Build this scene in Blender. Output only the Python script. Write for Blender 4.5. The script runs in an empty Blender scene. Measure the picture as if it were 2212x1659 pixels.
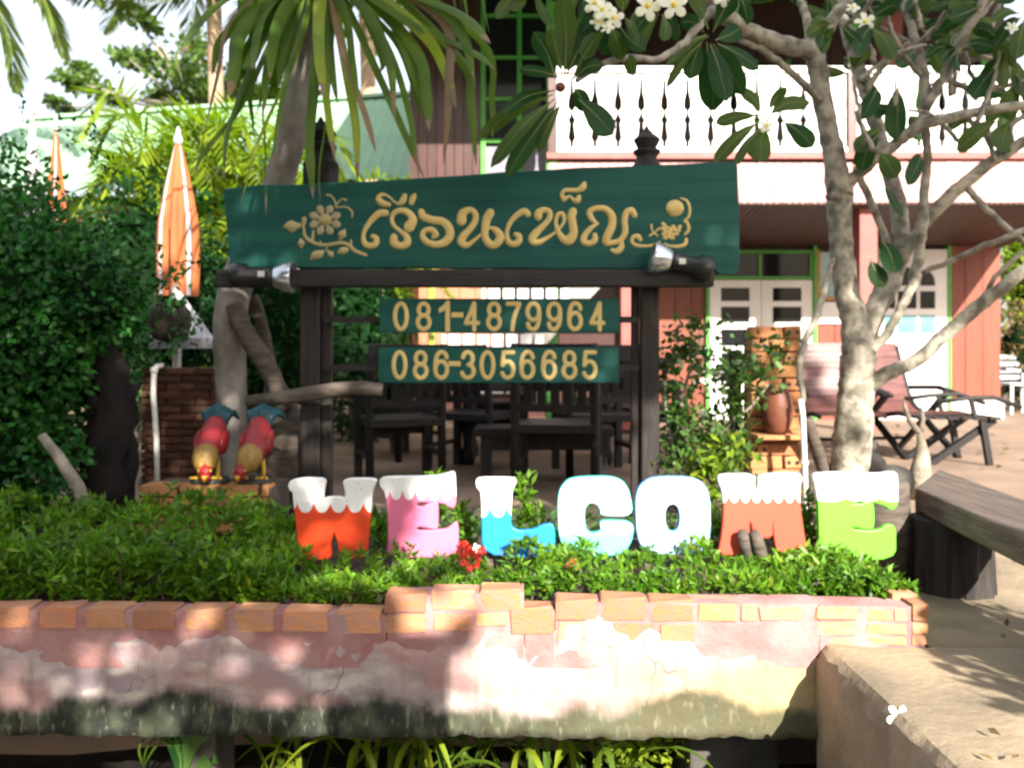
import bpy, bmesh, math, random
import numpy as np
from mathutils import Vector, Matrix
random.seed(7)
rng = np.random.default_rng(7)
sc = bpy.context.scene
COL = sc.collection
R = math.radians

# ------------------------------------------------------------------ camera
EYE = 0.95
F, CX, HY = 1841.0, 1106.0, 760.0          # survey of the photograph: focal length, optical axis, horizon
cam = bpy.data.cameras.new('camera')
cam.sensor_width = 36; cam.lens = 36 * F / 2212; cam.shift_y = -(829.5 - HY) / 2212
cam.clip_start = 0.05; cam.clip_end = 1500
cam.dof.use_dof = True; cam.dof.focus_distance = 1.25; cam.dof.aperture_fstop = 5.6   # the photo is focused too near
cam_o = bpy.data.objects.new('camera', cam); COL.objects.link(cam_o)
cam_o.location = (0, 0, EYE); cam_o.rotation_euler = (R(90), 0, 0)
sc.camera = cam_o

# ------------------------------------------------------------------ light
TO_SUN = Vector((0.36, -1.0, 0.60)).normalized()
elev = math.asin(TO_SUN.z); azim = math.atan2(TO_SUN.x, TO_SUN.y)
w = bpy.data.worlds.new('World'); sc.world = w; w.use_nodes = True
nt = w.node_tree; bg = nt.nodes['Background']
sky = nt.nodes.new('ShaderNodeTexSky'); sky.sky_type = 'NISHITA'; sky.sun_disc = False
sky.sun_elevation = elev; sky.sun_rotation = azim
sky.air_density = 1.0; sky.dust_density = 4.0; sky.ozone_density = 1.0
# thin bright haze veils the blue, all round
veil = nt.nodes.new('ShaderNodeMix'); veil.data_type = 'RGBA'; veil.inputs[0].default_value = .55; veil.inputs[7].default_value = (6.2, 6.3, 6.5, 1)
nt.links.new(sky.outputs[0], veil.inputs[6]); nt.links.new(veil.outputs[2], bg.inputs[0]); bg.inputs[1].default_value = 0.085
sl = bpy.data.lights.new('sun', 'SUN'); sl.energy = 4.8; sl.angle = R(0.5); sl.color = (1, 0.93, 0.82)
so = bpy.data.objects.new('sun', sl); COL.objects.link(so)
so.rotation_euler = TO_SUN.to_track_quat('Z', 'Y').to_euler(); so.location = (3, -8, 8)
sc.view_settings.view_transform = 'Standard'; sc.view_settings.look = 'None'
sc.view_settings.exposure = 1.78; sc.view_settings.gamma = 1.0; sc.view_settings.use_curve_mapping = False

# ------------------------------------------------------------------ helpers
def W(vx, vy, y):
    return Vector(((vx - CX) / F * y, y, EYE + (HY - vy) / F * y))
def PX(n, y): return n * y / F
ORG = {}
def tag(o, label=None, cat=None, group=None, kind=None):
    if label: o['label'] = label
    if cat: o['category'] = cat
    if group: o['group'] = group
    if kind: o['kind'] = kind
    return o
def thing(name, label, cat, loc=(0, 0, 0), group=None):
    o = bpy.data.objects.new(name, None); COL.objects.link(o)
    o.location = loc; o.empty_display_size = 0.1
    ORG[o.name] = Vector(loc)
    return tag(o, label, cat, group)
def place(o, parent, origin):
    COL.objects.link(o)
    if parent is not None:
        o.parent = parent; o.location = Vector(origin) - ORG[parent.name]
    else:
        o.location = origin
    ORG[o.name] = Vector(origin)
    return o
def aslist(m): return m if isinstance(m, (list, tuple)) else [m]
def mesh_obj(name, V, Fc, mats, parent=None, smooth=False, mi=None, origin=None):
    V = np.asarray(V, dtype=float)
    if origin is None: origin = (V.min(0) + V.max(0)) / 2
    me = bpy.data.meshes.new(name)
    me.from_pydata((V - np.asarray(origin)).tolist(), [], Fc)
    for m in aslist(mats): me.materials.append(m)
    if mi is not None: me.polygons.foreach_set('material_index', mi)
    if smooth: me.polygons.foreach_set('use_smooth', [True] * len(me.polygons))
    me.update()
    return place(bpy.data.objects.new(name, me), parent, origin)
def share(name, me, parent, loc, rot=(0, 0, 0), scale=(1, 1, 1)):
    o = bpy.data.objects.new(name, me); place(o, parent, loc)
    o.rotation_euler = rot; o.scale = scale
    return o
def dup(root, loc, rotz=0, label=None, scale=None):
    r = root.copy(); COL.objects.link(r); r.location = loc; r.rotation_euler = (0, 0, rotz)
    if label: r['label'] = label
    if scale: r.scale = scale
    for ch in list(root.children):
        c = ch.copy(); COL.objects.link(c); c.parent = r
        for g in list(ch.children):
            d = g.copy(); COL.objects.link(d); d.parent = c
    return r
def catmull(P, n=6):
    P = [np.asarray(p, dtype=float) for p in P]
    if len(P) < 3:
        return [P[0] + (P[-1] - P[0]) * t for t in np.linspace(0, 1, n + 1)]
    Q = [2 * P[0] - P[1]] + P + [2 * P[-1] - P[-2]]; out = []
    for i in range(1, len(Q) - 2):
        a, b, c, d = Q[i-1], Q[i], Q[i+1], Q[i+2]
        for k in range(n):
            t = k / n
            out.append(0.5 * ((2*b) + (-a+c)*t + (2*a-5*b+4*c-d)*t*t + (-a+3*b-3*c+d)*t**3))
    out.append(P[-1]); return out
class MB:
    def __init__(s): s.v = []; s.f = []; s.mi = []; s.cur = 0
    def add(s, V, Fc):
        b = len(s.v); s.v += [tuple(p) for p in V]; s.f += [[i + b for i in f] for f in Fc]; s.mi += [s.cur] * len(Fc); return s
    def box(s, c, d, rot=None):
        c = Vector(c); V = []
        for x in (-.5, .5):
            for y in (-.5, .5):
                for z in (-.5, .5):
                    p = Vector((x*d[0], y*d[1], z*d[2]))
                    if rot is not None: p = rot @ p
                    V.append(c + p)
        return s.add(V, [[0,1,3,2],[4,6,7,5],[0,4,5,1],[2,3,7,6],[0,2,6,4],[1,5,7,3]])
    def bar(s, a, b, w, h=None, up=(0, 0, 1)):
        a = Vector(a); b = Vector(b); d = b - a; h = h or w
        z = d.normalized(); u = Vector(up)
        if abs(z.dot(u)) > .98: u = Vector((0, 1, 0))
        x = u.cross(z).normalized(); y = z.cross(x)
        return s.box((a + b) / 2, (w, h, d.length), Matrix((x, y, z)).transposed())
    def tube(s, P, rad, n=8, cap=True, bump=0.0):
        P = [Vector(p) for p in P]
        if not hasattr(rad, '__len__'): rad = [rad] * len(P)
        V = []; Fc = []; prev = None
        for i, p in enumerate(P):
            t = (P[min(i+1, len(P)-1)] - P[max(i-1, 0)]).normalized()
            if prev is None:
                a = Vector((0, 1, 0)) if abs(t.y) < .9 else Vector((1, 0, 0))
                x = (a - t * a.dot(t)).normalized()
            else:
                x = (prev - t * prev.dot(t)).normalized()
            prev = x; y = t.cross(x)
            for k in range(n):
                an = 2 * math.pi * k / n
                r = rad[i] * (1 + (random.uniform(-bump, bump) if bump else 0))
                V.append(p + (x * math.cos(an) + y * math.sin(an)) * r)
        m = len(P)
        for i in range(m - 1):
            for k in range(n):
                k2 = (k + 1) % n
                Fc.append([i*n+k, i*n+k2, (i+1)*n+k2, (i+1)*n+k])
        if cap: Fc += [list(range(n))[::-1], [(m-1)*n + k for k in range(n)]]
        return s.add(V, Fc)
    def lathe(s, prof, c=(0, 0, 0), n=20, axis='z'):
        V = []; Fc = []
        for r, z in prof:
            for k in range(n):
                an = 2*math.pi*k/n
                p = (r*math.cos(an), r*math.sin(an), z)
                if axis == 'x': p = (z, r*math.cos(an), r*math.sin(an))
                if axis == 'y': p = (r*math.cos(an), z, r*math.sin(an))
                V.append((p[0]+c[0], p[1]+c[1], p[2]+c[2]))
        m = len(prof)
        for i in range(m-1):
            for k in range(n):
                k2 = (k+1) % n; Fc.append([i*n+k, i*n+k2, (i+1)*n+k2, (i+1)*n+k])
        Fc += [list(range(n))[::-1], [(m-1)*n+k for k in range(n)]]
        return s.add(V, Fc)
    def ball(s, c, r, n=10, m=7, rot=None):
        if not hasattr(r, '__len__'): r = (r, r, r)
        V = []; Fc = []; c = Vector(c)
        for i in range(m + 1):
            th = math.pi * i / m
            for k in range(n):
                ph = 2*math.pi*k/n
                p = Vector((r[0]*math.sin(th)*math.cos(ph), r[1]*math.sin(th)*math.sin(ph), r[2]*math.cos(th)))
                if rot is not None: p = rot @ p
                V.append(c + p)
        for i in range(m):
            for k in range(n):
                k2 = (k+1) % n; Fc.append([i*n+k, (i+1)*n+k, (i+1)*n+k2, i*n+k2])
        return s.add(V, Fc)
    def prism(s, out, y0, y1):
        n = len(out)
        V = [(x, y0, z) for x, z in out] + [(x, y1, z) for x, z in out]
        Fc = [list(range(n)), list(range(n, 2*n))[::-1]]
        Fc += [[i, i+n, (i+1) % n + n, (i+1) % n] for i in range(n)]
        return s.add(V, Fc)
    def strap(s, P, wid, side=None, fold=.25):
        """a long leaf: three vertices across, folded along the midrib"""
        P = [Vector(p) for p in P]; V = []; Fc = []
        for i, p in enumerate(P):
            t = (P[min(i+1, len(P)-1)] - P[max(i-1, 0)]).normalized()
            sd = Vector(side) if side is not None else Vector((1, 0, 0))
            sd = (sd - t * sd.dot(t)).normalized(); nn = sd.cross(t)
            h = wid[i] / 2
            V += [p + sd*h + nn*h*fold, p, p - sd*h + nn*h*fold]
        for i in range(len(P)-1):
            a = 3*i; Fc += [[a, a+1, a+4, a+3], [a+1, a+2, a+5, a+4]]
        return s.add(V, Fc)
    def obj(s, name, mats, parent=None, smooth=False, bevel=0, origin=None):
        o = mesh_obj(name, s.v, s.f, mats, parent, smooth, s.mi, origin)
        if bevel:
            b = o.modifiers.new('bevel', 'BEVEL'); b.width = bevel; b.segments = 2; b.limit_method = 'ANGLE'
        return o
def shade_auto(o):
    for p in o.data.polygons: p.use_smooth = True

# ------------------------------------------------------------------ materials
def mat(name, col, col2=None, rough=.6, scale=6, bump=.15, bscale=40, stretch=None, spec=.35, metal=0,
        orand=0, irand=0, trans=0, tcol=None, detail=5, contrast=(.35, .65), coat=0):
    m = bpy.data.materials.new(name); m.use_nodes = True
    t = m.node_tree; N = t.nodes; L = t.links; b = N['Principled BSDF']
    b.inputs['Roughness'].default_value = rough; b.inputs['Metallic'].default_value = metal
    b.inputs['Specular IOR Level'].default_value = spec
    if coat: b.inputs['Coat Weight'].default_value = coat
    tc = N.new('ShaderNodeTexCoord'); mp = N.new('ShaderNodeMapping')
    L.new(tc.outputs['Object'], mp.inputs[0])
    if stretch: mp.inputs['Scale'].default_value = stretch
    if orand:
        oi = N.new('ShaderNodeObjectInfo'); ad = N.new('ShaderNodeVectorMath'); ad.operation = 'ADD'
        mu = N.new('ShaderNodeMath'); mu.operation = 'MULTIPLY'; mu.inputs[1].default_value = 37
        L.new(oi.outputs['Random'], mu.inputs[0]); L.new(mp.outputs[0], ad.inputs[0]); L.new(mu.outputs[0], ad.inputs[1]); vec = ad.outputs[0]
    else: vec = mp.outputs[0]
    c2 = col2 or tuple(c * .7 for c in col)
    nz = N.new('ShaderNodeTexNoise'); nz.inputs['Scale'].default_value = scale; nz.inputs['Detail'].default_value = detail
    L.new(vec, nz.inputs[0])
    mr = N.new('ShaderNodeMapRange'); mr.inputs[1].default_value, mr.inputs[2].default_value = contrast
    L.new(nz.outputs[0], mr.inputs[0])
    mx = N.new('ShaderNodeMix'); mx.data_type = 'RGBA'
    mx.inputs[6].default_value = (*col, 1); mx.inputs[7].default_value = (*c2, 1)
    L.new(mr.outputs[0], mx.inputs[0]); out = mx.outputs[2]
    if orand or irand:
        hs = N.new('ShaderNodeHueSaturation')
        if irand: src = N.new('ShaderNodeNewGeometry').outputs['Random Per Island']; a = irand
        else: src = oi.outputs['Random']; a = orand
        mv = N.new('ShaderNodeMapRange'); mv.inputs[3].default_value = 1 - a; mv.inputs[4].default_value = 1 + a
        L.new(src, mv.inputs[0]); L.new(mv.outputs[0], hs.inputs['Value'])
        mh = N.new('ShaderNodeMath'); mh.operation = 'MULTIPLY_ADD'; mh.inputs[1].default_value = .05 * a; mh.inputs[2].default_value = .5 - .025 * a
        wn = N.new('ShaderNodeTexWhiteNoise'); wn.noise_dimensions = '1D'; L.new(src, wn.inputs['W'])
        L.new(wn.outputs[0], mh.inputs[0]); L.new(mh.outputs[0], hs.inputs['Hue'])
        L.new(out, hs.inputs['Color']); out = hs.outputs[0]
    L.new(out, b.inputs['Base Color'])
    if bump:
        n2 = N.new('ShaderNodeTexNoise'); n2.inputs['Scale'].default_value = bscale; n2.inputs['Detail'].default_value = 6
        L.new(vec, n2.inputs[0]); bp = N.new('ShaderNodeBump'); bp.inputs['Strength'].default_value = bump; bp.inputs['Distance'].default_value = .01
        L.new(n2.outputs[0], bp.inputs['Height']); L.new(bp.outputs[0], b.inputs['Normal'])
    if trans:
        tr = N.new('ShaderNodeBsdfTranslucent'); ms = N.new('ShaderNodeMixShader'); ms.inputs[0].default_value = trans
        g = N.new('ShaderNodeMix'); g.data_type = 'RGBA'; g.blend_type = 'MULTIPLY'; g.inputs[0].default_value = 1
        g.inputs[7].default_value = (*(tcol or (1.3, 1.5, .5)), 1); L.new(out, g.inputs[6]); L.new(g.outputs[2], tr.inputs[0])
        L.new(b.outputs[0], ms.inputs[1]); L.new(tr.outputs[0], ms.inputs[2])
        L.new(ms.outputs[0], N['Material Output'].inputs[0])
    return m
MT = {}
def leafm(name, c, c2, irand=.35, trans=.3, rough=.45, spec=.4):
    MT[name] = mat(name, c, c2, rough=rough, scale=3, bump=0, irand=irand, trans=trans, spec=spec)
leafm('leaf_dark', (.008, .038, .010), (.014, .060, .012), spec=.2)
leafm('leaf_box', (.032, .130, .020), (.016, .078, .014), irand=.6, trans=.2, rough=.4, spec=.22)
leafm('leaf_ixora', (.115, .235, .016), (.07, .17, .012), irand=.45, trans=.38, rough=.42, spec=.3)
leafm('leaf_yellow', (.24, .30, .022), (.14, .23, .016), irand=.4, trans=.42)
leafm('leaf_strap', (.095, .160, .016), (.045, .100, .011), irand=.3, trans=.38, rough=.45, spec=.25)
leafm('leaf_frangipani', (.058, .105, .016), (.03, .068, .013), irand=.4, trans=.3, rough=.45, spec=.22)
leafm('leaf_far', (.11, .18, .04), (.07, .13, .03), irand=.4, trans=.45)
leafm('leaf_coco', (.10, .14, .03), (.07, .10, .02), irand=.4, trans=.4)
leafm('leaf_shrub', (.035, .09, .02), (.06, .12, .02), irand=.5, trans=.3)
leafm('leaf_dry', (.20, .13, .06), (.12, .08, .04), irand=.4, trans=.2)
leafm('petal', (.85, .85, .82), (.80, .80, .74), irand=.05, trans=.25, rough=.5)
MT['petal_yellow'] = mat('petal_yellow', (.85, .55, .03), (.9, .7, .1), bump=0)
leafm('ixora_red', (.75, .07, .05), (.65, .04, .04), irand=.2, trans=.2)
MT['bark_grey'] = mat('bark_grey', (.30, .26, .20), (.16, .14, .11), rough=.85, scale=14, bump=.6, bscale=45, contrast=(.4, .62))
MT['bark_frangipani'] = mat('bark_frangipani', (.36, .325, .26), (.15, .135, .105), rough=.8, scale=16, bump=.55, bscale=50, contrast=(.42, .6))
MT['bark_palm'] = mat('bark_palm', (.33, .30, .275), (.15, .135, .12), rough=.9, scale=8, bump=.6, bscale=25, stretch=(1, 1, .8))
MT['bark_coco'] = mat('bark_coco', (.42, .30, .20), (.30, .22, .15), rough=.9, scale=6, stretch=(1, 1, 4))
MT['bark_black'] = mat('bark_black', (.006, .005, .005), (.014, .011, .010), rough=.9, scale=8, bump=.9, bscale=20)
MT['log_dark'] = mat('log_dark', (.045, .037, .033), (.018, .015, .014), rough=.85, scale=5, bump=.8, bscale=14, stretch=(9, 9, .6))
MT['driftwood'] = mat('driftwood', (.12, .095, .077), (.055, .044, .036), rough=.85, scale=10, bump=.6, bscale=30, stretch=(1, 1, 4))
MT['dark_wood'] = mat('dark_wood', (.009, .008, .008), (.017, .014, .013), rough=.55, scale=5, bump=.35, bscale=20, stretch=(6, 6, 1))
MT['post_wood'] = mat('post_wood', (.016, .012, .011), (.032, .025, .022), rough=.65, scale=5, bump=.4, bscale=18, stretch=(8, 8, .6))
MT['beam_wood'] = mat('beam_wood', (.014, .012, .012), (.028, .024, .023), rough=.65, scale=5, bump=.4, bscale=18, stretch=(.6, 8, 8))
MT['bench_wood'] = mat('bench_wood', (.13, .10, .08), (.065, .05, .042), rough=.75, scale=5, bump=.5, bscale=22, stretch=(9, .7, 9))
MT['lounge_wood'] = mat('lounge_wood', (.15, .062, .055), (.09, .036, .034), rough=.4, scale=5, bump=.1, orand=.2)
MT['sign_green'] = mat('sign_green', (.005, .062, .055), (.012, .088, .068), rough=.55, spec=.2, scale=3, bump=.3, bscale=9, stretch=(.6, 3, 6), contrast=(.36, .64), detail=9)
MT['gold_paint'] = mat('gold_paint', (.66, .49, .19), (.58, .42, .15), rough=.5, scale=12, bump=.1)
MT['gold_pale'] = mat('gold_pale', (.42, .35, .17), (.36, .29, .13), rough=.55, scale=14, bump=.1)
MT['petal_bronze'] = mat('petal_bronze', (.30, .25, .15), (.40, .34, .20), rough=.55, scale=40, bump=.1)
MT['metal_dark'] = mat('metal_dark', (.012, .012, .013), (.02, .02, .02), rough=.35, bump=.05, spec=.5)
MT['reflector'] = mat('reflector', (.70, .72, .76), (.55, .57, .62), rough=.22, metal=.85, bump=.1, bscale=60)
MT['soil'] = mat('soil', (.085, .062, .045), (.035, .026, .02), rough=.95, scale=14, bump=1.0, bscale=60)
MT['patio'] = mat('patio', (.27, .185, .13), (.17, .12, .09), rough=.9, scale=1.6, bump=.4, bscale=30)
MT['road'] = mat('road', (.16, .14, .12), (.11, .10, .09), rough=.9, scale=2, bump=.3)
MT['path'] = mat('path', (.30, .235, .155), (.17, .135, .095), rough=.9, scale=3.5, bump=.6, bscale=35, detail=8)
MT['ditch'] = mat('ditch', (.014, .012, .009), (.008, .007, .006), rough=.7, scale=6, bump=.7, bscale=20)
MT['mortar'] = mat('mortar', (.35, .22, .21), (.31, .14, .135), rough=.9, scale=9, bump=.5, bscale=45)
MT['pvc'] = mat('pvc', (.70, .69, .66), (.55, .54, .5), rough=.4, scale=5, bump=.03)
MT['white_paint'] = mat('white_paint', (.80, .79, .78), (.72, .71, .70), rough=.5, scale=5, bump=.05)
MT['green_trim'] = mat('green_trim', (.10, .38, .06), (.07, .30, .05), rough=.5, bump=.05)
MT['glass_dark'] = mat('glass_dark', (.010, .011, .012), (.014, .015, .016), rough=.08, bump=0, spec=.12)
MT['glass_teal'] = mat('glass_teal', (.14, .30, .32), (.10, .25, .27), rough=.15, bump=0, spec=.5)
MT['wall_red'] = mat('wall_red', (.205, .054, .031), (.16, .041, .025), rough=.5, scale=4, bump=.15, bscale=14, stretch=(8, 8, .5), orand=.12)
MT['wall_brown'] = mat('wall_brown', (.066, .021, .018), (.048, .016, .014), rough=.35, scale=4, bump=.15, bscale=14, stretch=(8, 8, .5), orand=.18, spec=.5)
MT['pink_panel'] = mat('pink_panel', (.62, .33, .31), (.52, .25, .24), rough=.5, scale=4, bump=.1, orand=.1)
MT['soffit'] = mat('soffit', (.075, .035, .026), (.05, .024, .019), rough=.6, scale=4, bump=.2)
MT['red_rail'] = mat('red_rail', (.33, .09, .08), (.26, .07, .06), rough=.5)
MT['grey_render'] = mat('grey_render', (.32, .29, .27), (.24, .22, .2), rough=.85, scale=3)
MT['roof_green'] = mat('roof_green', (.25, .41, .26), (.22, .37, .24), rough=.55, scale=1, bump=.05)
MT['canvas_orange'] = mat('canvas_orange', (.38, .11, .036), (.31, .085, .03), rough=.8, scale=4, bump=.1)
MT['canvas_white'] = mat('canvas_white', (.46, .44, .47), (.38, .36, .40), rough=.8, scale=4, bump=.1)
MT['rooster_red'] = mat('rooster_red', (.30, .012, .015), (.20, .008, .011), rough=.32, scale=60, bump=.6, bscale=90, spec=.5)
MT['rooster_gold'] = mat('rooster_gold', (.33, .20, .05), (.19, .11, .025), rough=.4, scale=70, bump=.6, bscale=90)
MT['rooster_teal'] = mat('rooster_teal', (.006, .06, .075), (.005, .04, .055), rough=.35, scale=20, bump=.3)
MT['rooster_yellow'] = mat('rooster_yellow', (.65, .40, .04), rough=.4)
MT['base_dark'] = mat('base_dark', (.03, .033, .03), (.02, .022, .02), rough=.6)
MT['clay'] = mat('clay', (.19, .062, .035), (.12, .04, .022), rough=.5, scale=6, bump=.3, bscale=20)
MT['coir'] = mat('coir', (.06, .05, .04), (.03, .025, .02), rough=.95, scale=20, bump=1, bscale=50)
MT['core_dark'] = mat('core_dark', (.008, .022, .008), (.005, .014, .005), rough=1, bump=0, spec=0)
MT['stone'] = mat('stone', (.11, .10, .09), (.06, .055, .05), rough=.9, scale=6, bump=.7, bscale=20)
MT['plastic_white'] = mat('plastic_white', (.6, .62, .66), rough=.4, bump=0)
MT['curtain'] = mat('curtain', (.26, .24, .28), (.2, .18, .22), rough=.9)
MT['brick'] = mat('brick', (.50, .215, .095), (.36, .20, .15), rough=.9, scale=3.2, bump=.4, bscale=11, orand=.3, contrast=(.35, .7))
MT['brick_old'] = mat('brick_old', (.17, .075, .048), (.08, .042, .03), rough=.9, scale=12, bump=.6, bscale=45, orand=.35)
MT['brick_orange'] = mat('brick_orange', (.50, .235, .095), (.40, .17, .08), rough=.85, scale=9, bump=.4, bscale=45, orand=.25)
MT['mortar_dark'] = mat('mortar_dark', (.10, .075, .06), rough=.95)

MT['leaf_rib'] = mat('leaf_rib', (.16, .20, .07), bump=0)
# leaf clouds --------------------------------------------------------------
T4 = (np.array([[0, 0, 0], [.42, .5, .10], [1, 0, -.05], [.42, -.5, .10]]), [[0, 1, 2], [0, 2, 3]])
T7 = (np.array([[0, 0, 0], [.30, .36, .08], [.68, .46, .05], [1, 0, -.10], [.68, -.46, .05], [.30, -.36, .08], [.5, 0, 0]]),
      [[0, 1, 6], [1, 2, 6], [2, 3, 6], [3, 4, 6], [4, 5, 6], [5, 0, 6]])
def unit(a): return a / np.maximum(np.linalg.norm(a, axis=1, keepdims=True), 1e-9)
def leaves(name, C, D, L, Wd, m, parent=None, T=T4, up=None, origin=None, upj=.6):
    C = np.asarray(C, float); n = len(C); D = unit(np.asarray(D, float))
    L = np.broadcast_to(np.asarray(L, float), (n,)); Wd = np.broadcast_to(np.asarray(Wd, float), (n,))
    U = np.tile(np.array([0, 0, 1.]) if up is None else np.asarray(up, float), (n, 1)) if (up is None or np.ndim(up) == 1) else up
    U = U + rng.normal(0, upj, (n, 3))
    S = unit(np.cross(D, U)); Nn = np.cross(S, D)
    tv, tf = T; k = len(tv)
    V = (C[:, None, :] + D[:, None, :] * (tv[None, :, 0, None] * L[:, None, None])
         + S[:, None, :] * (tv[None, :, 1, None] * Wd[:, None, None]) + Nn[:, None, :] * (tv[None, :, 2, None] * Wd[:, None, None]))
    V = V.reshape(-1, 3); tf = np.array(tf)
    FA = (np.arange(n)[:, None, None] * k + tf[None]).reshape(-1, 3)
    if origin is None: origin = (V.min(0) + V.max(0)) / 2
    V = V - np.asarray(origin)
    me = bpy.data.meshes.new(name)
    me.vertices.add(len(V)); me.vertices.foreach_set('co', V.ravel())
    me.loops.add(FA.size); me.loops.foreach_set('vertex_index', FA.ravel().astype(np.int32))
    me.polygons.add(len(FA)); me.polygons.foreach_set('loop_start', np.arange(0, FA.size, 3, dtype=np.int32))
    me.update(calc_edges=True)
    for q in aslist(m): me.materials.append(q)
    return place(bpy.data.objects.new(name, me), parent, origin)
def sphere_dirs(n): return unit(rng.normal(0, 1, (n, 3)))
def lump(d, seed, amp=.2, fr=3):
    r = np.random.default_rng(seed); s = np.zeros(len(d))
    for _ in range(5):
        k = r.normal(0, fr, 3); s += np.sin(d @ k + r.uniform(0, 6))
    return 1 + amp * s / 2.2
def blob(n, c, rad, seed=1, shell=.35, amp=.18, fr=3):
    d = sphere_dirs(n); r = lump(d, seed, amp, fr) * (1 - shell * rng.random(n) ** 1.6)
    return np.asarray(c) + d * r[:, None] * np.asarray(rad), d
def rosettes(P, A, nl, L, wd, spread=1.0):
    """P shoot tips, A shoot axes -> leaf bases and directions"""
    n = len(P); C = np.repeat(P, nl, 0); D = []
    ax = np.repeat(unit(np.asarray(A)), nl, 0)
    rnd = unit(rng.normal(0, 1, (n*nl, 3))); rnd -= ax * (rnd * ax).sum(1, keepdims=True)
    D = ax * rng.uniform(.25, .9, (n*nl, 1)) + unit(rnd) * spread
    C = C - ax * rng.uniform(0, .035, (n*nl, 1))
    return C, D, L * rng.uniform(.6, 1.15, n*nl), wd * rng.uniform(.7, 1.15, n*nl)

# ================================================================== SETTING: ground
G = 0.05
def sheet(name, x0, x1, y0, y1, z, m, nx=1, ny=1, amp=0, skirt=None, seed=3):
    xs = np.linspace(x0, x1, nx+1); ys = np.linspace(y0, y1, ny+1); r = np.random.default_rng(seed); V = []
    for j, y in enumerate(ys):
        for i, x in enumerate(xs):
            V.append((x, y, z + (amp * (math.sin(x*3.1+y*1.3) + math.sin(y*2.3-x*1.7)) * .5 + r.normal(0, amp*.3) if amp else 0)))
    Fc = [[j*(nx+1)+i, j*(nx+1)+i+1, (j+1)*(nx+1)+i+1, (j+1)*(nx+1)+i] for j in range(ny) for i in range(nx)]
    if skirt:
        b = len(V)
        for i, x in enumerate(xs): V.append((x, y0, skirt))
        Fc += [[b+i, b+i+1, i+1, i] for i in range(nx)]
    o = mesh_obj(name, V, Fc, m, None, True, origin=(0, 0, 0)); return tag(o, kind='structure')
sheet('ground', -400, 400, -200, 600, -.62, MT['road'])
sheet('garden_ground', -60, 60, 3.25, 120, G, MT['patio'], 60, 60, .0, skirt=-.62)
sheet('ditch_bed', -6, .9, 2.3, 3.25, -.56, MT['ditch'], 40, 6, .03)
# soil in the planter
o = sheet('planter_soil', -6, 1.20, 2.60, 4.5, .145, MT['soil'], 90, 28, .014)
# concrete path bridging the ditch on the right, with a chamfered edge
mb = MB()
prof = [(.915, -.2), (.917, -.08), (.915, .02), (.925, .052), (.945, .070), (.975, .076), (1.03, .068), (1.06, .064), (1.6, .060), (2.9, .052), (2.9, -.62), (.92, -.62)]
ys = np.linspace(-1.2, 2.56, 90); V = []
r_ = np.random.default_rng(5)
for y in ys:
    for k, (x, z) in enumerate(prof):
        j = .0045 if k in (0, 1, 2, 3) else 0
        V.append((x + r_.normal(0, j), y, z + r_.normal(0, j*.7)))
n = len(prof); Fc = [[i*n+k, i*n+(k+1) % n, (i+1)*n+(k+1) % n, (i+1)*n+k] for i in range(len(ys)-1) for k in range(n)]
Fc += [list(range(n)), [(len(ys)-1)*n+k for k in range(n)][::-1]]
o = mesh_obj('concrete_path', V, Fc, MT['path'], None, True, origin=(0, 0, 0)); tag(o, kind='structure')
e_ = o.modifiers.new('edges', 'EDGE_SPLIT'); e_.split_angle = R(24)
sheet('yard_path', 1.26, 9, 2.56, 4.4, .058, MT['path'], 30, 8, .004, skirt=-.62)

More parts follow.
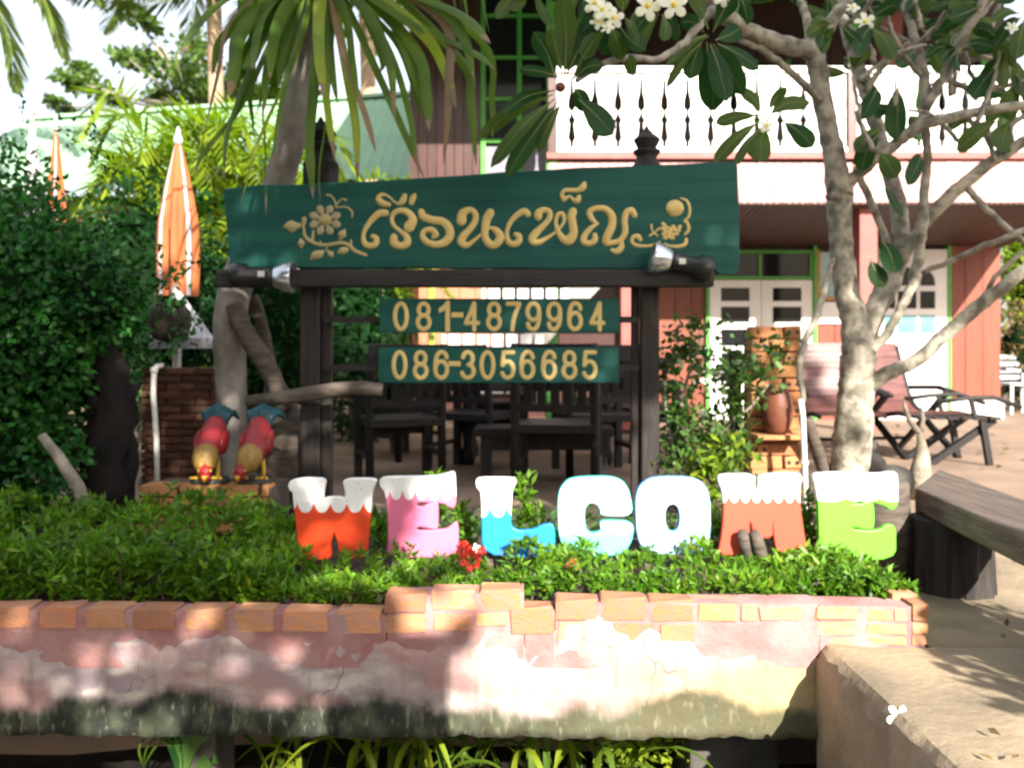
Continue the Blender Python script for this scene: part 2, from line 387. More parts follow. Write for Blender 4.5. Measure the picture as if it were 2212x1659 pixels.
# ================================================================== PLANTER WALL
def wall_mat():
    m = bpy.data.materials.new('old_plaster'); m.use_nodes = True
    t = m.node_tree; N = t.nodes; L = t.links; b = N['Principled BSDF']; b.inputs['Roughness'].default_value = .92
    b.inputs['Specular IOR Level'].default_value = .2
    g = N.new('ShaderNodeNewGeometry'); sep = N.new('ShaderNodeSeparateXYZ'); L.new(g.outputs['Position'], sep.inputs[0])
    def noise(s, sc_=(1, 1, 1), d=6):
        mp = N.new('ShaderNodeMapping'); mp.inputs['Scale'].default_value = sc_
        L.new(g.outputs['Position'], mp.inputs[0])
        n_ = N.new('ShaderNodeTexNoise'); n_.inputs['Scale'].default_value = s; n_.inputs['Detail'].default_value = d
        L.new(mp.outputs[0], n_.inputs[0]); return n_.outputs[0]
    def ramp(v, a, b_):
        r = N.new('ShaderNodeMapRange'); r.interpolation_type = 'SMOOTHSTEP'; r.inputs[1].default_value = a; r.inputs[2].default_value = b_; L.new(v, r.inputs[0]); return r.outputs[0]
    def mix(f, a, c):
        x = N.new('ShaderNodeMix'); x.data_type = 'RGBA'
        (L.new(f, x.inputs[0]) if not isinstance(f, float) else setattr(x.inputs[0], 'default_value', f))
        for i, q in ((6, a), (7, c)):
            if isinstance(q, tuple): x.inputs[i].default_value = (*q, 1)
            else: L.new(q, x.inputs[i])
        return x.outputs[2]
    def ma(op, a, c):
        x = N.new('ShaderNodeMath'); x.operation = op
        for i, q in ((0, a), (1, c)):
            if isinstance(q, (int, float)): x.inputs[i].default_value = q
            else: L.new(q, x.inputs[i])
        return x.outputs[0]
    z = sep.outputs['Z']; x = sep.outputs['X']
    base = mix(ramp(noise(3.4, (1, 1, 2)), .36, .64), (.40, .33, .315), (.27, .215, .235))
    base = mix(ma('MULTIPLY', ramp(noise(7, (1, 1, 2.2)), .48, .66), .8), base, (.50, .45, .40))
    base = mix(ma('MULTIPLY', ramp(noise(2.6, (1, 1, 2.4)), .50, .66), .75), base, (.36, .20, .19))        # old pink limewash
    zz = ma('ADD', z, ma('MULTIPLY', ma('SUBTRACT', noise(4.5, (1, 1, .6)), .5), .30))
    # ochre tide stain on the right half
    f = ma('MULTIPLY', ramp(x, .15, .75), ramp(ma('MULTIPLY', zz, -1), -.06, .04))
    base = mix(f, base, (.40, .31, .16))
    # run down streaks and hairline cracks
    base = mix(ma('MULTIPLY', ramp(noise(6, (4, 4, .35)), .52, .70), .45), base, (.20, .16, .13))
    vc = N.new('ShaderNodeTexVoronoi'); vc.feature = 'DISTANCE_TO_EDGE'; vc.inputs['Scale'].default_value = 2.3
    wp = N.new('ShaderNodeVectorMath'); wp.operation = 'ADD'; wn = N.new('ShaderNodeTexNoise'); wn.inputs['Scale'].default_value = 9; L.new(g.outputs['Position'], wn.inputs[0])
    ws = N.new('ShaderNodeVectorMath'); ws.operation = 'SCALE'; ws.inputs['Scale'].default_value = .16; L.new(wn.outputs['Color'], ws.inputs[0])
    L.new(g.outputs['Position'], wp.inputs[0]); L.new(ws.outputs[0], wp.inputs[1]); L.new(wp.outputs[0], vc.inputs[0])
    crack = ma('MULTIPLY', ma('SUBTRACT', 1.0, ramp(vc.outputs['Distance'], .002, .009)), ramp(noise(2.2), .50, .60))
    base = mix(ma('MULTIPLY', crack, .5), base, (.09, .07, .06))
    # algae along the foot
    zz2 = ma('ADD', z, ma('MULTIPLY', ma('SUBTRACT', noise(3.6, (1, 1, .5), 9), .5), .30))
    alg = ramp(ma('MULTIPLY', zz2, -1), .078, .128)
    algc = mix(ramp(x, -.5, .7), (.022, .026, .021), (.10, .092, .052))
    algc = mix(ma('MULTIPLY', ramp(noise(16, (1, 1, .7)), .42, .66), .6), algc, (.085, .095, .060))
    algc = mix(ma('MULTIPLY', ramp(noise(42, (1.4, 1, .5)), .54, .72), .6), algc, (.19, .185, .13))
    base = mix(alg, base, algc)
    # round lichen spots
    v = N.new('ShaderNodeTexVoronoi'); v.inputs['Scale'].default_value = 4.2; v.inputs['Randomness'].default_value = 1
    mp = N.new('ShaderNodeMapping'); mp.inputs['Scale'].default_value = (1, 0, 1.2); L.new(g.outputs['Position'], mp.inputs[0]); L.new(mp.outputs[0], v.inputs[0])
    spot = ma('MULTIPLY', ma('SUBTRACT', 1.0, ramp(v.outputs['Distance'], .085, .125)), ramp(ma('MULTIPLY', zz2, -1), .02, .08))
    base = mix(ma('MULTIPLY', spot, .7), base, (.27, .245, .18))
    L.new(base, b.inputs['Base Color'])
    bp = N.new('ShaderNodeBump'); bp.inputs['Strength'].default_value = .55; bp.inputs['Distance'].default_value = .012
    L.new(noise(28, d=9), bp.inputs['Height']); L.new(bp.outputs[0], b.inputs['Normal'])
    return m
MT['old_plaster'] = wall_mat()
wall = thing('planter_wall', 'low garden wall of orange bricks over stained peeling plaster in front of the hedge', 'wall', (-.5, 2.6, -.2))
YF = 2.56
# plaster beam, front skin broken along its top edge
xs = np.linspace(-3.4, 1.255, 190); zs = np.linspace(0, 1, 13); V = []; nzr = np.random.default_rng(11)
ph = nzr.uniform(0, 6, 8)
def wav(x): return .016*math.sin(7*x+ph[0]) + .012*math.sin(17*x+ph[1]) + .008*math.sin(41*x+ph[2]) + .005*math.sin(83*x+ph[3])
def topedge(x):
    if x > .93: return .055
    b = .085 if x < -.22 else (.105 if x < .15 else .128)
    if .55 < x < .92: b = .07
    return b + wav(x)
for x in xs:
    t = topedge(x); bot = -.195 - .012*(x+1.5)/2.5 + .004*math.sin(31*x) + .003*math.sin(77*x)
    for s in zs:
        z = bot + (t - bot)*s
        yy = YF + .006*math.sin(9*x+z*20) + nzr.normal(0, .0016) + .012*max(0, s-.8)/.2*(.5+.5*math.sin(23*x)) - (.012 if s < .35 else 0)*(1-s/.35)
        V.append((x, yy, z))
nx, nz_ = len(xs), len(zs)
Fc = [[i*nz_+k, (i+1)*nz_+k, (i+1)*nz_+k+1, i*nz_+k+1] for i in range(nx-1) for k in range(nz_-1)]
b0 = len(V)
for i, x in enumerate(xs):
    V.append((x, YF+.17, V[i*nz_][2])); V.append((x, YF+.17, V[i*nz_+nz_-1][2]))
for i in range(nx-1):
    Fc += [[b0+2*i, b0+2*i+2, (i+1)*nz_, i*nz_], [i*nz_+nz_-1, (i+1)*nz_+nz_-1, b0+2*i+3, b0+2*i+1], [b0+2*i+1, b0+2*i+3, b0+2*i+2, b0+2*i]]
mesh_obj('plaster', V, Fc, MT['old_plaster'], wall, True)
# mortar core behind the bricks
mb = MB()
def mcore(v0, v1, t0, t1, b):
    a = W(v0, t0, YF); c = W(v1, t1, YF)
    yb, yt = YF+.004, YF+.1
    V = [(a.x, yb, b), (c.x, yb, b), (c.x, yb, c.z-.003), (a.x, yb, a.z-.003), (a.x, yt, b), (c.x, yt, b), (c.x, yt, c.z-.003), (a.x, yt, a.z-.003)]
    mb.add(V, [[0, 1, 2, 3], [5, 4, 7, 6], [4, 0, 3, 7], [1, 5, 6, 2], [3, 2, 6, 7], [4, 5, 1, 0]])
mcore(-1300, 834, 1300, 1327, .0); mcore(836, 1132, 1287, 1277, .0); mcore(1134, 1198, 1317, 1317, .0); mcore(1200, 1770, 1300, 1302, .0); mcore(1772, 1998, 1305, 1309, .04)
mb.obj('mortar', MT['mortar'], wall)
def brick_mesh(seed):
    bm = bmesh.new(); bmesh.ops.create_cube(bm, size=1)
    bmesh.ops.bevel(bm, geom=bm.edges[:], offset=.045, segments=1, affect='EDGES')
    r = np.random.default_rng(seed)
    for v in bm.verts: v.co += Vector((r.normal(0, .022), r.normal(0, .03), r.normal(0, .045)))
    me = bpy.data.meshes.new('brick'); bm.to_mesh(me); bm.free(); return me
BRK = [brick_mesh(s) for s in range(5)]
for me in BRK: me.materials.append(MT['brick'])
BRKO = [m.copy() for m in BRK]
for me in BRKO: me.materials.clear(); me.materials.append(MT['brick_old'])
BRKR = [m.copy() for m in BRK]
for me in BRKR: me.materials.clear(); me.materials.append(MT['brick_orange'])
def brick(v0, v1, t, b, parent=wall, y=YF, depth=.085, proud=.0, pool=BRK):
    a = W(v0, t, y); c = W(v1, b, y)
    share('brick', random.choice(pool), parent, ((a.x+c.x)/2, y + depth/2 + proud + random.uniform(-.002, .003), (a.z+c.z)/2),
          (random.uniform(-.02, .02), random.uniform(-.018, .018), random.uniform(-.02, .02)), (abs(c.x-a.x), depth, abs(a.z-c.z)))
for v0, v1 in [(-340, -240), (-222, -132), (-115, -60), (-40, 61), (82, 163), (184, 269), (286, 377), (398, 486), (503, 592), (609, 707), (724, 826)]:
    d = 8 - abs(v0)/200 if v0 < 600 else 12
    t = 1311 + max(0, v0)*.016
    brick(v0, v1, t, t + 45)
for v0, v1, t, b in [(833, 923, 1284, 1323), (931, 1027, 1278, 1319), (1037, 1129, 1274, 1318), (833, 922, 1329, 1366), (934, 1020, 1326, 1362), (1030, 1098, 1325, 1350),
                     (1102, 1196, 1314, 1372), (1202, 1291, 1296, 1339), (1300, 1398, 1293, 1341), (1406, 1502, 1298, 1343), (1508, 1592, 1303, 1342),
                     (1204, 1290, 1343, 1384), (1322, 1410, 1346, 1384), (1424, 1500, 1349, 1384), (1640, 1730, 1311, 1340),
                     (1762, 1851, 1311, 1337), (1762, 1851, 1344, 1371), (1762, 1849, 1375, 1394), (1874, 1928, 1313, 1341), (1932, 1962, 1315, 1342),
                     (1970, 2006, 1304, 1340), (1970, 2006, 1345, 1368), (1970, 2002, 1373, 1394), (1872, 1960, 1347, 1370), (1874, 1960, 1375, 1393), (1600, 1634, 1306, 1340)]:
    brick(v0, v1, t, b)
# the wall turns the corner on the right and runs back beside the path
for k in range(9):
    y = 2.70 + k*.155
    for j in range(3):
        share('brick', random.choice(BRK), wall, (1.215, y, .075 + j*.052), (0, 0, R(90)+random.uniform(-.03, .03)), (.135, .08, .045))
mb = MB(); mb.box((1.205, 3.35, .085), (.07, 1.45, .17)); mb.obj('mortar', MT['mortar'], wall)
# the short pier under the wall and block in the ditch
mb = MB(); mb.box((-1.02, 2.86, -.40), (.12, .2, .40)); o = mb.obj('support_block', MT['stone'], None, bevel=.012); tag(o, 'grey concrete block propping the wall at the left of the ditch', 'block', 'blocks under the planter wall')
mb = MB(); mb.box((.74, 2.98, -.46), (.30, .3, .26)); o = mb.obj('support_block', MT['stone'], None, bevel=.012); tag(o, 'wide grey concrete block in the ditch beside the path bridge', 'block', 'blocks under the planter wall')

# ================================================================== WELCOME LETTERS
def letter_mat(name, body, base, h, period, phase, dots=0.0, body2=None, rim=None):
    m = bpy.data.materials.new(name); m.use_nodes = True
    t = m.node_tree; N = t.nodes; L = t.links; b = N['Principled BSDF']; b.inputs['Roughness'].default_value = .42
    tc = N.new('ShaderNodeTexCoord'); sep = N.new('ShaderNodeSeparateXYZ'); L.new(tc.outputs['Object'], sep.inputs[0])
    def ma(op, a, c=0.0):
        x = N.new('ShaderNodeMath'); x.operation = op
        for i, q in ((0, a), (1, c)):
            if isinstance(q, (int, float)): x.inputs[i].default_value = q
            else: L.new(q, x.inputs[i])
        return x.outputs[0]
    u = ma('ABSOLUTE', ma('SUBTRACT', ma('FRACT', ma('ADD', ma('DIVIDE', sep.outputs[0], period), phase+10)), .5))
    s = ma('POWER', ma('MULTIPLY', u, 2), 2.6)
    zb = ma('ADD', ma('MULTIPLY', s, h), base)
    cap = ma('GREATER_THAN', sep.outputs[2], zb)
    nz = N.new('ShaderNodeTexNoise'); nz.inputs['Scale'].default_value = 14; L.new(tc.outputs['Object'], nz.inputs[0])
    mb_ = N.new('ShaderNodeMix'); mb_.data_type = 'RGBA'; L.new(nz.outputs[0], mb_.inputs[0])
    mb_.inputs[6].default_value = (*body, 1); mb_.inputs[7].default_value = (*(body2 or tuple(q*.86 for q in body)), 1)
    vo = N.new('ShaderNodeTexVoronoi'); vo.inputs['Scale'].default_value = 44
    mp = N.new('ShaderNodeMapping'); mp.inputs['Scale'].default_value = (1, 0, 1); L.new(tc.outputs['Object'], mp.inputs[0]); L.new(mp.outputs[0], vo.inputs[0])
    dot = ma('LESS_THAN', vo.outputs['Distance'], .16)
    wm = N.new('ShaderNodeMix'); wm.data_type = 'RGBA'; L.new(ma('MULTIPLY', dot, dots), wm.inputs[0])
    wm.inputs[6].default_value = (.80, .80, .80, 1)
    dc = N.new('ShaderNodeMix'); dc.data_type = 'RGBA'; L.new(ma('GREATER_THAN', vo.outputs['Color'], .5), dc.inputs[0]); dc.inputs[6].default_value = (.35, .5, .62, 1); dc.inputs[7].default_value = (.8, .42, .55, 1)
    L.new(dc.outputs[2], wm.inputs[7])
    fm = N.new('ShaderNodeMix'); fm.data_type = 'RGBA'; L.new(cap, fm.inputs[0]); L.new(mb_.outputs[2], fm.inputs[6]); L.new(wm.outputs[2], fm.inputs[7])
    out = fm.outputs[2]
    # brush marks, grime and soil splash near the foot
    ng = N.new('ShaderNodeTexNoise'); ng.inputs['Scale'].default_value = 26; ng.inputs['Detail'].default_value = 8; L.new(tc.outputs['Object'], ng.inputs[0])
    gr = N.new('ShaderNodeMapRange'); gr.inputs[1].default_value = .56; gr.inputs[2].default_value = .74; L.new(ng.outputs[0], gr.inputs[0])
    foot = N.new('ShaderNodeMapRange'); foot.inputs[1].default_value = -.03; foot.inputs[2].default_value = -.14; foot.inputs[3].default_value = .06; foot.inputs[4].default_value = .55; L.new(sep.outputs[2], foot.inputs[0])
    gm = N.new('ShaderNodeMix'); gm.data_type = 'RGBA'; L.new(ma('MULTIPLY', gr.outputs[0], foot.outputs[0]), gm.inputs[0]); L.new(out, gm.inputs[6]); gm.inputs[7].default_value = (.12, .09, .065, 1); out = gm.outputs[2]
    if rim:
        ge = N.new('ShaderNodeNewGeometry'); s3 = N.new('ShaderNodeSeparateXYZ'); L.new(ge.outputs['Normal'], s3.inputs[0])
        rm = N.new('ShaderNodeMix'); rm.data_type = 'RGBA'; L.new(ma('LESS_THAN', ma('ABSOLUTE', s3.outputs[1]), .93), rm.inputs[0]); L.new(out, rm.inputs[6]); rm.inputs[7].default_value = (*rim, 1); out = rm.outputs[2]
    L.new(out, b.inputs['Base Color']); return m
YL = 3.10
def curve_mesh(name, splines, extrude, bevel=0.0, res=2):
    cu = bpy.data.curves.new(name, 'CURVE'); cu.dimensions = '2D'; cu.fill_mode = 'BOTH'; cu.extrude = extrude; cu.bevel_depth = bevel; cu.bevel_resolution = res
    for pts in splines:
        sp = cu.splines.new('POLY'); sp.points.add(len(pts)-1); sp.use_cyclic_u = True
        for p, (x, z) in zip(sp.points, pts): p.co = (x, z, 0, 1)
    ob = bpy.data.objects.new(name, cu); me = bpy.data.meshes.new_from_object(ob)
    bpy.data.objects.remove(ob); return me
def chaikin(P, n=1):
    for _ in range(n):
        Q = []
        for i in range(len(P)):
            a = P[i]; c = P[(i+1) % len(P)]
            Q += [(a[0]*.8+c[0]*.2, a[1]*.8+c[1]*.2), (a[0]*.2+c[0]*.8, a[1]*.2+c[1]*.8)]
        P = Q
    return P
def letter(outs, m, label, tilt=0.0, ch=2, y=YL, lean=0.05):
    xs_ = [p[0] for p in outs[0]]; zs_ = [p[1] for p in outs[0]]
    c = W((min(xs_)+max(xs_))/2, (min(zs_)+max(zs_))/2, y)
    sp = []
    for o_ in outs:
        sp.append([(W(px, py, y).x - c.x, W(px, py, y).z - c.z) for px, py in chaikin(o_, ch)])
    me = curve_mesh('letter', sp, .010, .005)
    me.transform(Matrix.Rotation(R(90), 4, 'X')); me.materials.clear(); me.materials.append(m)
    root = thing('welcome_letter', label, 'letter', (c.x, y, .14), 'painted WELCOME letters in the flower bed')
    o_ = bpy.data.objects.new('letter_face', me); place(o_, root, c)
    o_.rotation_euler = (-lean, tilt, 0)
    mb_ = MB(); mb_.box((c.x - (W(max(xs_), 0, y).x - W(min(xs_), 0, y).x)*.33, y+.028, .24), (.022, .018, .24)); mb_.obj('stake', MT['driftwood'], root)
    return root
def zW(P): return [(580.6+.2624*a, 978.7+.2624*b) for a, b in P]
Wo = zW([(172, 265), (190, 228), (290, 210), (464, 213), (448, 290), (442, 368), (450, 455), (459, 366), (626, 364), (632, 460), (640, 365), (640, 300), (614, 216), (880, 213), (870, 255), (846, 310), (832, 470), (818, 640), (802, 850), (602, 860), (592, 780), (575, 700), (546, 622), (515, 700), (505, 750), (522, 860), (266, 860), (240, 560), (214, 380), (208, 318), (180, 295)])
letter([Wo], letter_mat('letter_orange', (.78, .062, .010), .022, .034, .060, .10, .9), 'orange W with white drip painted top, first of the WELCOME letters')
Eo = zW([(918, 235), (940, 205), (1030, 199), (1380, 196), (1450, 180), (1512, 157), (1526, 170), (1534, 425), (1505, 441), (1450, 402), (1350, 394), (1240, 390), (1204, 412), (1216, 442), (1270, 449), (1318, 420), (1372, 402), (1387, 407), (1387, 612), (1360, 614), (1300, 596), (1240, 590), (1207, 606), (1216, 636), (1280, 641), (1470, 630), (1520, 585), (1552, 568), (1558, 840), (985, 840), (1000, 700), (990, 440), (965, 310), (932, 278)])
letter([Eo], letter_mat('letter_pink', (.74, .17, .31), .052, .034, .046, .28, .7), 'pink E with white drip painted top, between the orange W and the blue L')
Lo = [(1030, 1040), (1034, 1033), (1109, 1033), (1114, 1040), (1106, 1054), (1103, 1075), (1101, 1128), (1106, 1140), (1121, 1147), (1155, 1144), (1172, 1134), (1196, 1131), (1197, 1198), (1044, 1198), (1043, 1110), (1042, 1078), (1040, 1060), (1032, 1052)]
letter([Lo], letter_mat('letter_blue', (.008, .22, .60), .0, .036, .060, .53, .0), 'blue L with white top, standing in the flower bed')
Co = [(1206, 1084), (1211, 1055), (1228, 1036), (1255, 1031), (1318, 1030), (1345, 1040), (1358, 1064), (1365, 1112), (1299, 1111), (1298, 1100), (1292, 1088), (1280, 1083), (1269, 1085), (1261, 1097), (1260, 1120), (1263, 1143), (1275, 1151), (1290, 1150), (1300, 1143), (1297, 1132), (1298, 1124), (1365, 1126), (1364, 1160), (1352, 1182), (1332, 1196), (1240, 1196), (1217, 1178), (1208, 1150)]
letter([Co], letter_mat('letter_mint', (.16, .62, .58), -.07, .02, .07, .2, .0, rim=(.03, .45, .43)), 'pale turquoise C with white top, between the blue L and the white O')  # white reaches below the painted top: sun glare put into the colour
Oo = [(1374, 1075), (1382, 1050), (1402, 1035), (1430, 1031), (1475, 1031), (1508, 1037), (1525, 1056), (1531, 1085), (1531, 1140), (1527, 1168), (1512, 1186), (1480, 1193), (1425, 1193), (1395, 1186), (1380, 1168), (1375, 1135)]
Oh = [(1433, 1105), (1440, 1090), (1452, 1085), (1463, 1090), (1469, 1105), (1469, 1130), (1462, 1145), (1451, 1149), (1440, 1144), (1434, 1130)]
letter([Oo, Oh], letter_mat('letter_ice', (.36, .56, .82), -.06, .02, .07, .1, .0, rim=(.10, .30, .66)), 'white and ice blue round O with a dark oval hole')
Mo = [(1552, 1034), (1558, 1026), (1627, 1025), (1627, 1050), (1634, 1084), (1641, 1050), (1641, 1026), (1724, 1023), (1730, 1034), (1723, 1050), (1724, 1090), (1730, 1140), (1738, 1192), (1677, 1190), (1671, 1160), (1669, 1132), (1671, 1117), (1664, 1132), (1664, 1158), (1626, 1158), (1624, 1132), (1618, 1119), (1614, 1132), (1612, 1160), (1599, 1194), (1550, 1194), (1560, 1150), (1564, 1095), (1562, 1060)]
letter([Mo], letter_mat('letter_red', (.60, .075, .04), .040, .030, .040, .0, .0), 'red M with white scalloped top, second last of the WELCOME letters', ch=1)
Go = [(1757, 1028), (1766, 1023), (1850, 1021), (1880, 1025), (1905, 1024), (1928, 1020), (1936, 1027), (1935, 1091), (1922, 1099), (1910, 1090), (1890, 1083), (1850, 1078), (1832, 1084), (1838, 1091), (1860, 1089), (1876, 1083), (1883, 1088), (1883, 1141), (1862, 1139), (1842, 1134), (1831, 1137), (1840, 1144), (1875, 1147), (1900, 1144), (1909, 1135), (1922, 1133), (1929, 1141), (1928, 1207), (1768, 1200), (1768, 1100), (1766, 1070), (1761, 1042)]
letter([Go], letter_mat('letter_lime', (.13, .50, .03), .052, .012, .12, .3, .0), 'lime green E with white top, last of the WELCOME letters beside the wooden bench')

# ================================================================== SIGN
YS = 4.0
sign = thing('wooden_sign', 'big green wooden name sign on two dark posts with gold carved lettering', 'sign', (-.05, YS, .1))
bo = [(481, 409), (520, 404), (560, 399), (640, 399), (700, 395), (800, 392), (900, 385), (1000, 379), (1080, 372), (1150, 369), (1250, 362), (1330, 360), (1400, 357), (1500, 353), (1588, 350), (1594, 358), (1597, 450), (1598, 575), (1594, 590), (1580, 595), (1553, 592), (1543, 583), (1440, 583), (1300, 581), (1200, 582), (1100, 580), (1000, 581), (900, 579), (700, 580), (600, 577), (500, 579), (496, 570), (490, 500), (485, 450)]
mb = MB(); mb.prism([(W(a, b, YS).x, W(a, b, YS).z) for a, b in bo], YS, YS+.045)
board = mb.obj('name_board', MT['sign_green'], sign, bevel=.006)
# gold strokes: domed ribbons with round ends lying on the board
def stroke_geom(P, mb_, dome=.010, y=YS):
    """P: list of (vx, vy, halfwidth px)"""
    Q = catmull(P, 7); n = len(Q); V = []; Fc = []
    prof = [(-1, .0), (-.72, .75), (0, 1), (.72, .75), (1, .0)]
    # extend caps
    def frame(i):
        a = Q[max(i-1, 0)]; c = Q[min(i+1, n-1)]; t = np.array([c[0]-a[0], c[1]-a[1]]); t /= max(np.hypot(*t), 1e-6); return t
    rows = []
    t0 = frame(0); t1 = frame(n-1)
    for ang in (80, 50, 20):
        q = Q[0]; rows.append((q[0]-t0[0]*q[2]*math.sin(R(ang)), q[1]-t0[1]*q[2]*math.sin(R(ang)), q[2]*math.cos(R(ang)), t0))
    for i in range(n): rows.append((Q[i][0], Q[i][1], Q[i][2], frame(i)))
    for ang in (20, 50, 80):
        q = Q[-1]; rows.append((q[0]+t1[0]*q[2]*math.sin(R(ang)), q[1]+t1[1]*q[2]*math.sin(R(ang)), q[2]*math.cos(R(ang)), t1))
    for x, yv, h, t in rows:
        h = max(h, .3)
        for u, d in prof:
            p = W(x - t[1]*h*u, yv + t[0]*h*u, y); V.append((p.x, y + .002 - dome*d*min(1, h/9), p.z))
    k = len(prof)
    for i in range(len(rows)-1):
        for j in range(k-1): Fc.append([i*k+j, (i+1)*k+j, (i+1)*k+j+1, i*k+j+1])
    mb_.add(V, Fc)
def Z4(P): return [(580.6+.22497*a, 364.9+.22497*b, .22497*h) for a, b, h in P]
def Z5(P): return [(1036.7+.26246*a, 364.9+.26246*b, .26246*h) for a, b, h in P]
def glyph(name, strokes, m='gold_paint', dome=.012):
    mb_ = MB()
    for s in strokes: stroke_geom(s, mb_, dome)
    return mb_.obj(name, MT[m], board, smooth=True)
glyph('carved_letter', [Z4([(1120, 425, 36), (1060, 430, 36), (990, 490, 30), (930, 575, 24), (908, 650, 22), (922, 715, 30), (970, 740, 32), (1025, 722, 32), (1032, 670, 30), (1000, 650, 26)])])
glyph('carved_letter', [Z4([(1350, 555, 58), (1385, 490, 42), (1335, 420, 34), (1265, 400, 30), (1205, 425, 26), (1180, 485, 22), (1205, 550, 22), (1270, 605, 24), (1325, 655, 34), (1325, 715, 42), (1265, 740, 36), (1205, 712, 42), (1200, 660, 40)])])
glyph('vowel_mark', [Z4([(1150, 345, 26), (1090, 330, 34), (1050, 285, 26), (1090, 248, 20), (1150, 265, 12), (1200, 312, 12), (1245, 335, 18), (1285, 310, 34), (1305, 262, 26)]), Z4([(1370, 325, 28), (1380, 290, 34), (1398, 258, 24)])])
glyph('carved_letter', [Z4([(1465, 415, 34), (1485, 460, 40), (1570, 492, 40), (1660, 505, 42), (1725, 560, 44), (1738, 640, 44), (1690, 705, 42), (1600, 728, 36), (1515, 700, 34), (1475, 640, 30), (1505, 592, 28), (1570, 590, 32), (1605, 632, 30), (1580, 655, 22)])])
glyph('carved_letter', [Z4([(1850, 500, 50), (1862, 430, 44), (1930, 395, 32), (1980, 432, 32), (1980, 505, 32), (1930, 580, 34), (1868, 650, 40), (1850, 705, 42), (1900, 735, 30), (1970, 690, 20), (2050, 620, 14), (2120, 570, 16), (2180, 590, 34), (2222, 655, 44), (2180, 725, 40), (2120, 722, 40), (2075, 650, 38), (2080, 550, 40), (2095, 480, 44), (2125, 425, 44)])])
glyph('carved_letter', [Z5([(392, 372, 30), (365, 352, 30), (310, 378, 26), (252, 440, 22), (222, 520, 19), (232, 595, 26), (275, 622, 28), (318, 600, 30), (322, 555, 27), (295, 540, 22)])])
glyph('carved_letter', [Z5([(480, 395, 34), (485, 360, 32), (530, 338, 25), (572, 355, 25), (572, 405, 25), (530, 462, 26), (450, 540, 34), (428, 590, 32), (480, 605, 26), (560, 565, 17), (638, 508, 13), (690, 440, 15), (685, 378, 20), (645, 375, 20), (625, 435, 18), (645, 520, 24), (690, 580, 34), (735, 585, 44), (770, 530, 38), (762, 450, 36), (752, 395, 38), (765, 355, 36)])])
glyph('vowel_mark', [Z5([(690, 252, 22), (675, 212, 18), (700, 178, 18), (750, 178, 20), (808, 175, 22), (848, 152, 30), (858, 125, 22)]), Z5([(692, 252, 22), (740, 228, 13), (770, 258, 18), (802, 262, 26), (815, 232, 20)])])
glyph('carved_letter', [Z5([(965, 455, 14), (915, 405, 26), (905, 352, 26), (960, 325, 24), (1035, 332, 28), (1085, 390, 34), (1085, 470, 36), (1048, 555, 36), (1035, 608, 28), (1090, 608, 24), (1155, 588, 24), (1195, 520, 28), (1190, 430, 28), (1205, 362, 28), (1248, 342, 28), (1272, 380, 26)]),
                        Z5([(968, 450, 14), (912, 490, 22), (862, 550, 28), (855, 598, 30), (900, 615, 26), (945, 590, 28), (945, 548, 24)]), Z5([(1155, 580, 20), (1165, 640, 26), (1130, 680, 28), (1090, 670, 18)])])
glyph('carved_vine', [Z5([(1318, 582, 20), (1300, 555, 22), (1262, 562, 18), (1252, 600, 16), (1290, 630, 16), (1380, 636, 14), (1450, 620, 11), (1482, 600, 8)]), Z5([(1520, 615, 8), (1560, 635, 12), (1640, 640, 17), (1690, 618, 18), (1698, 582, 16)]),
                      Z5([(1690, 540, 13), (1718, 500, 17), (1706, 445, 15), (1680, 435, 9)]), Z5([(1685, 430, 11), (1720, 390, 13), (1726, 320, 14), (1700, 262, 13), (1650, 242, 7)])])
glyph('carved_sun', [Z5([(1600, 325, 72), (1608, 325, 72)])], dome=.016)
for a, b, c, d in [(1485, 258, 1522, 277), (1540, 203, 1562, 237), (1607, 185, 1610, 228), (1702, 172, 1680, 228), (1778, 218, 1735, 262), (1463, 322, 1512, 322), (1475, 386, 1512, 374), (1518, 424, 1537, 402)]:
    glyph('sun_ray', [Z5([(a, b, 6), ((a+c)/2, (b+d)/2, 8), (c, d, 6)])], dome=.006)
fl = []
for k in range(15):
    a = k*2.4; r = 16*math.sqrt(k); x = 1565+r*1.2*math.cos(a); z = 522+r*math.sin(a)*.95
    fl.append(Z5([(x-4, z, 17), (x+5, z, 17)]))
fl += [Z5([(1410, 465, 12), (1420, 510, 8), (1460, 550, 10)]), Z5([(1400, 550, 12), (1440, 520, 8), (1480, 490, 10)]), Z5([(1640, 485, 20), (1652, 470, 12)]), Z5([(1515, 465, 22), (1505, 450, 14)])]
glyph('carved_blossom', fl)
glyph('carved_vine', [Z4([(300, 530, 12), (335, 570, 14), (345, 640, 18), (400, 695, 20), (490, 730, 20), (580, 730, 20), (690, 712, 20), (770, 735, 22), (830, 790, 22), (930, 828, 18)]), Z4([(428, 600, 14), (418, 690, 18)]), Z4([(340, 485, 28), (335, 540, 18)]),
                      Z4([(490, 690, 8), (505, 720, 12)]), Z4([(790, 690, 14), (785, 730, 16)]), Z4([(545, 800, 8), (560, 750, 12)])], 'gold_pale')
glyph('carved_vine', [Z4([(560, 252, 14), (600, 262, 11), (635, 312, 11), (645, 370, 11)]), Z4([(740, 300, 15), (700, 290, 9), (650, 345, 11)]), Z4([(650, 372, 9), (740, 368, 11), (798, 410, 13), (800, 458, 13)])], 'gold_pale')
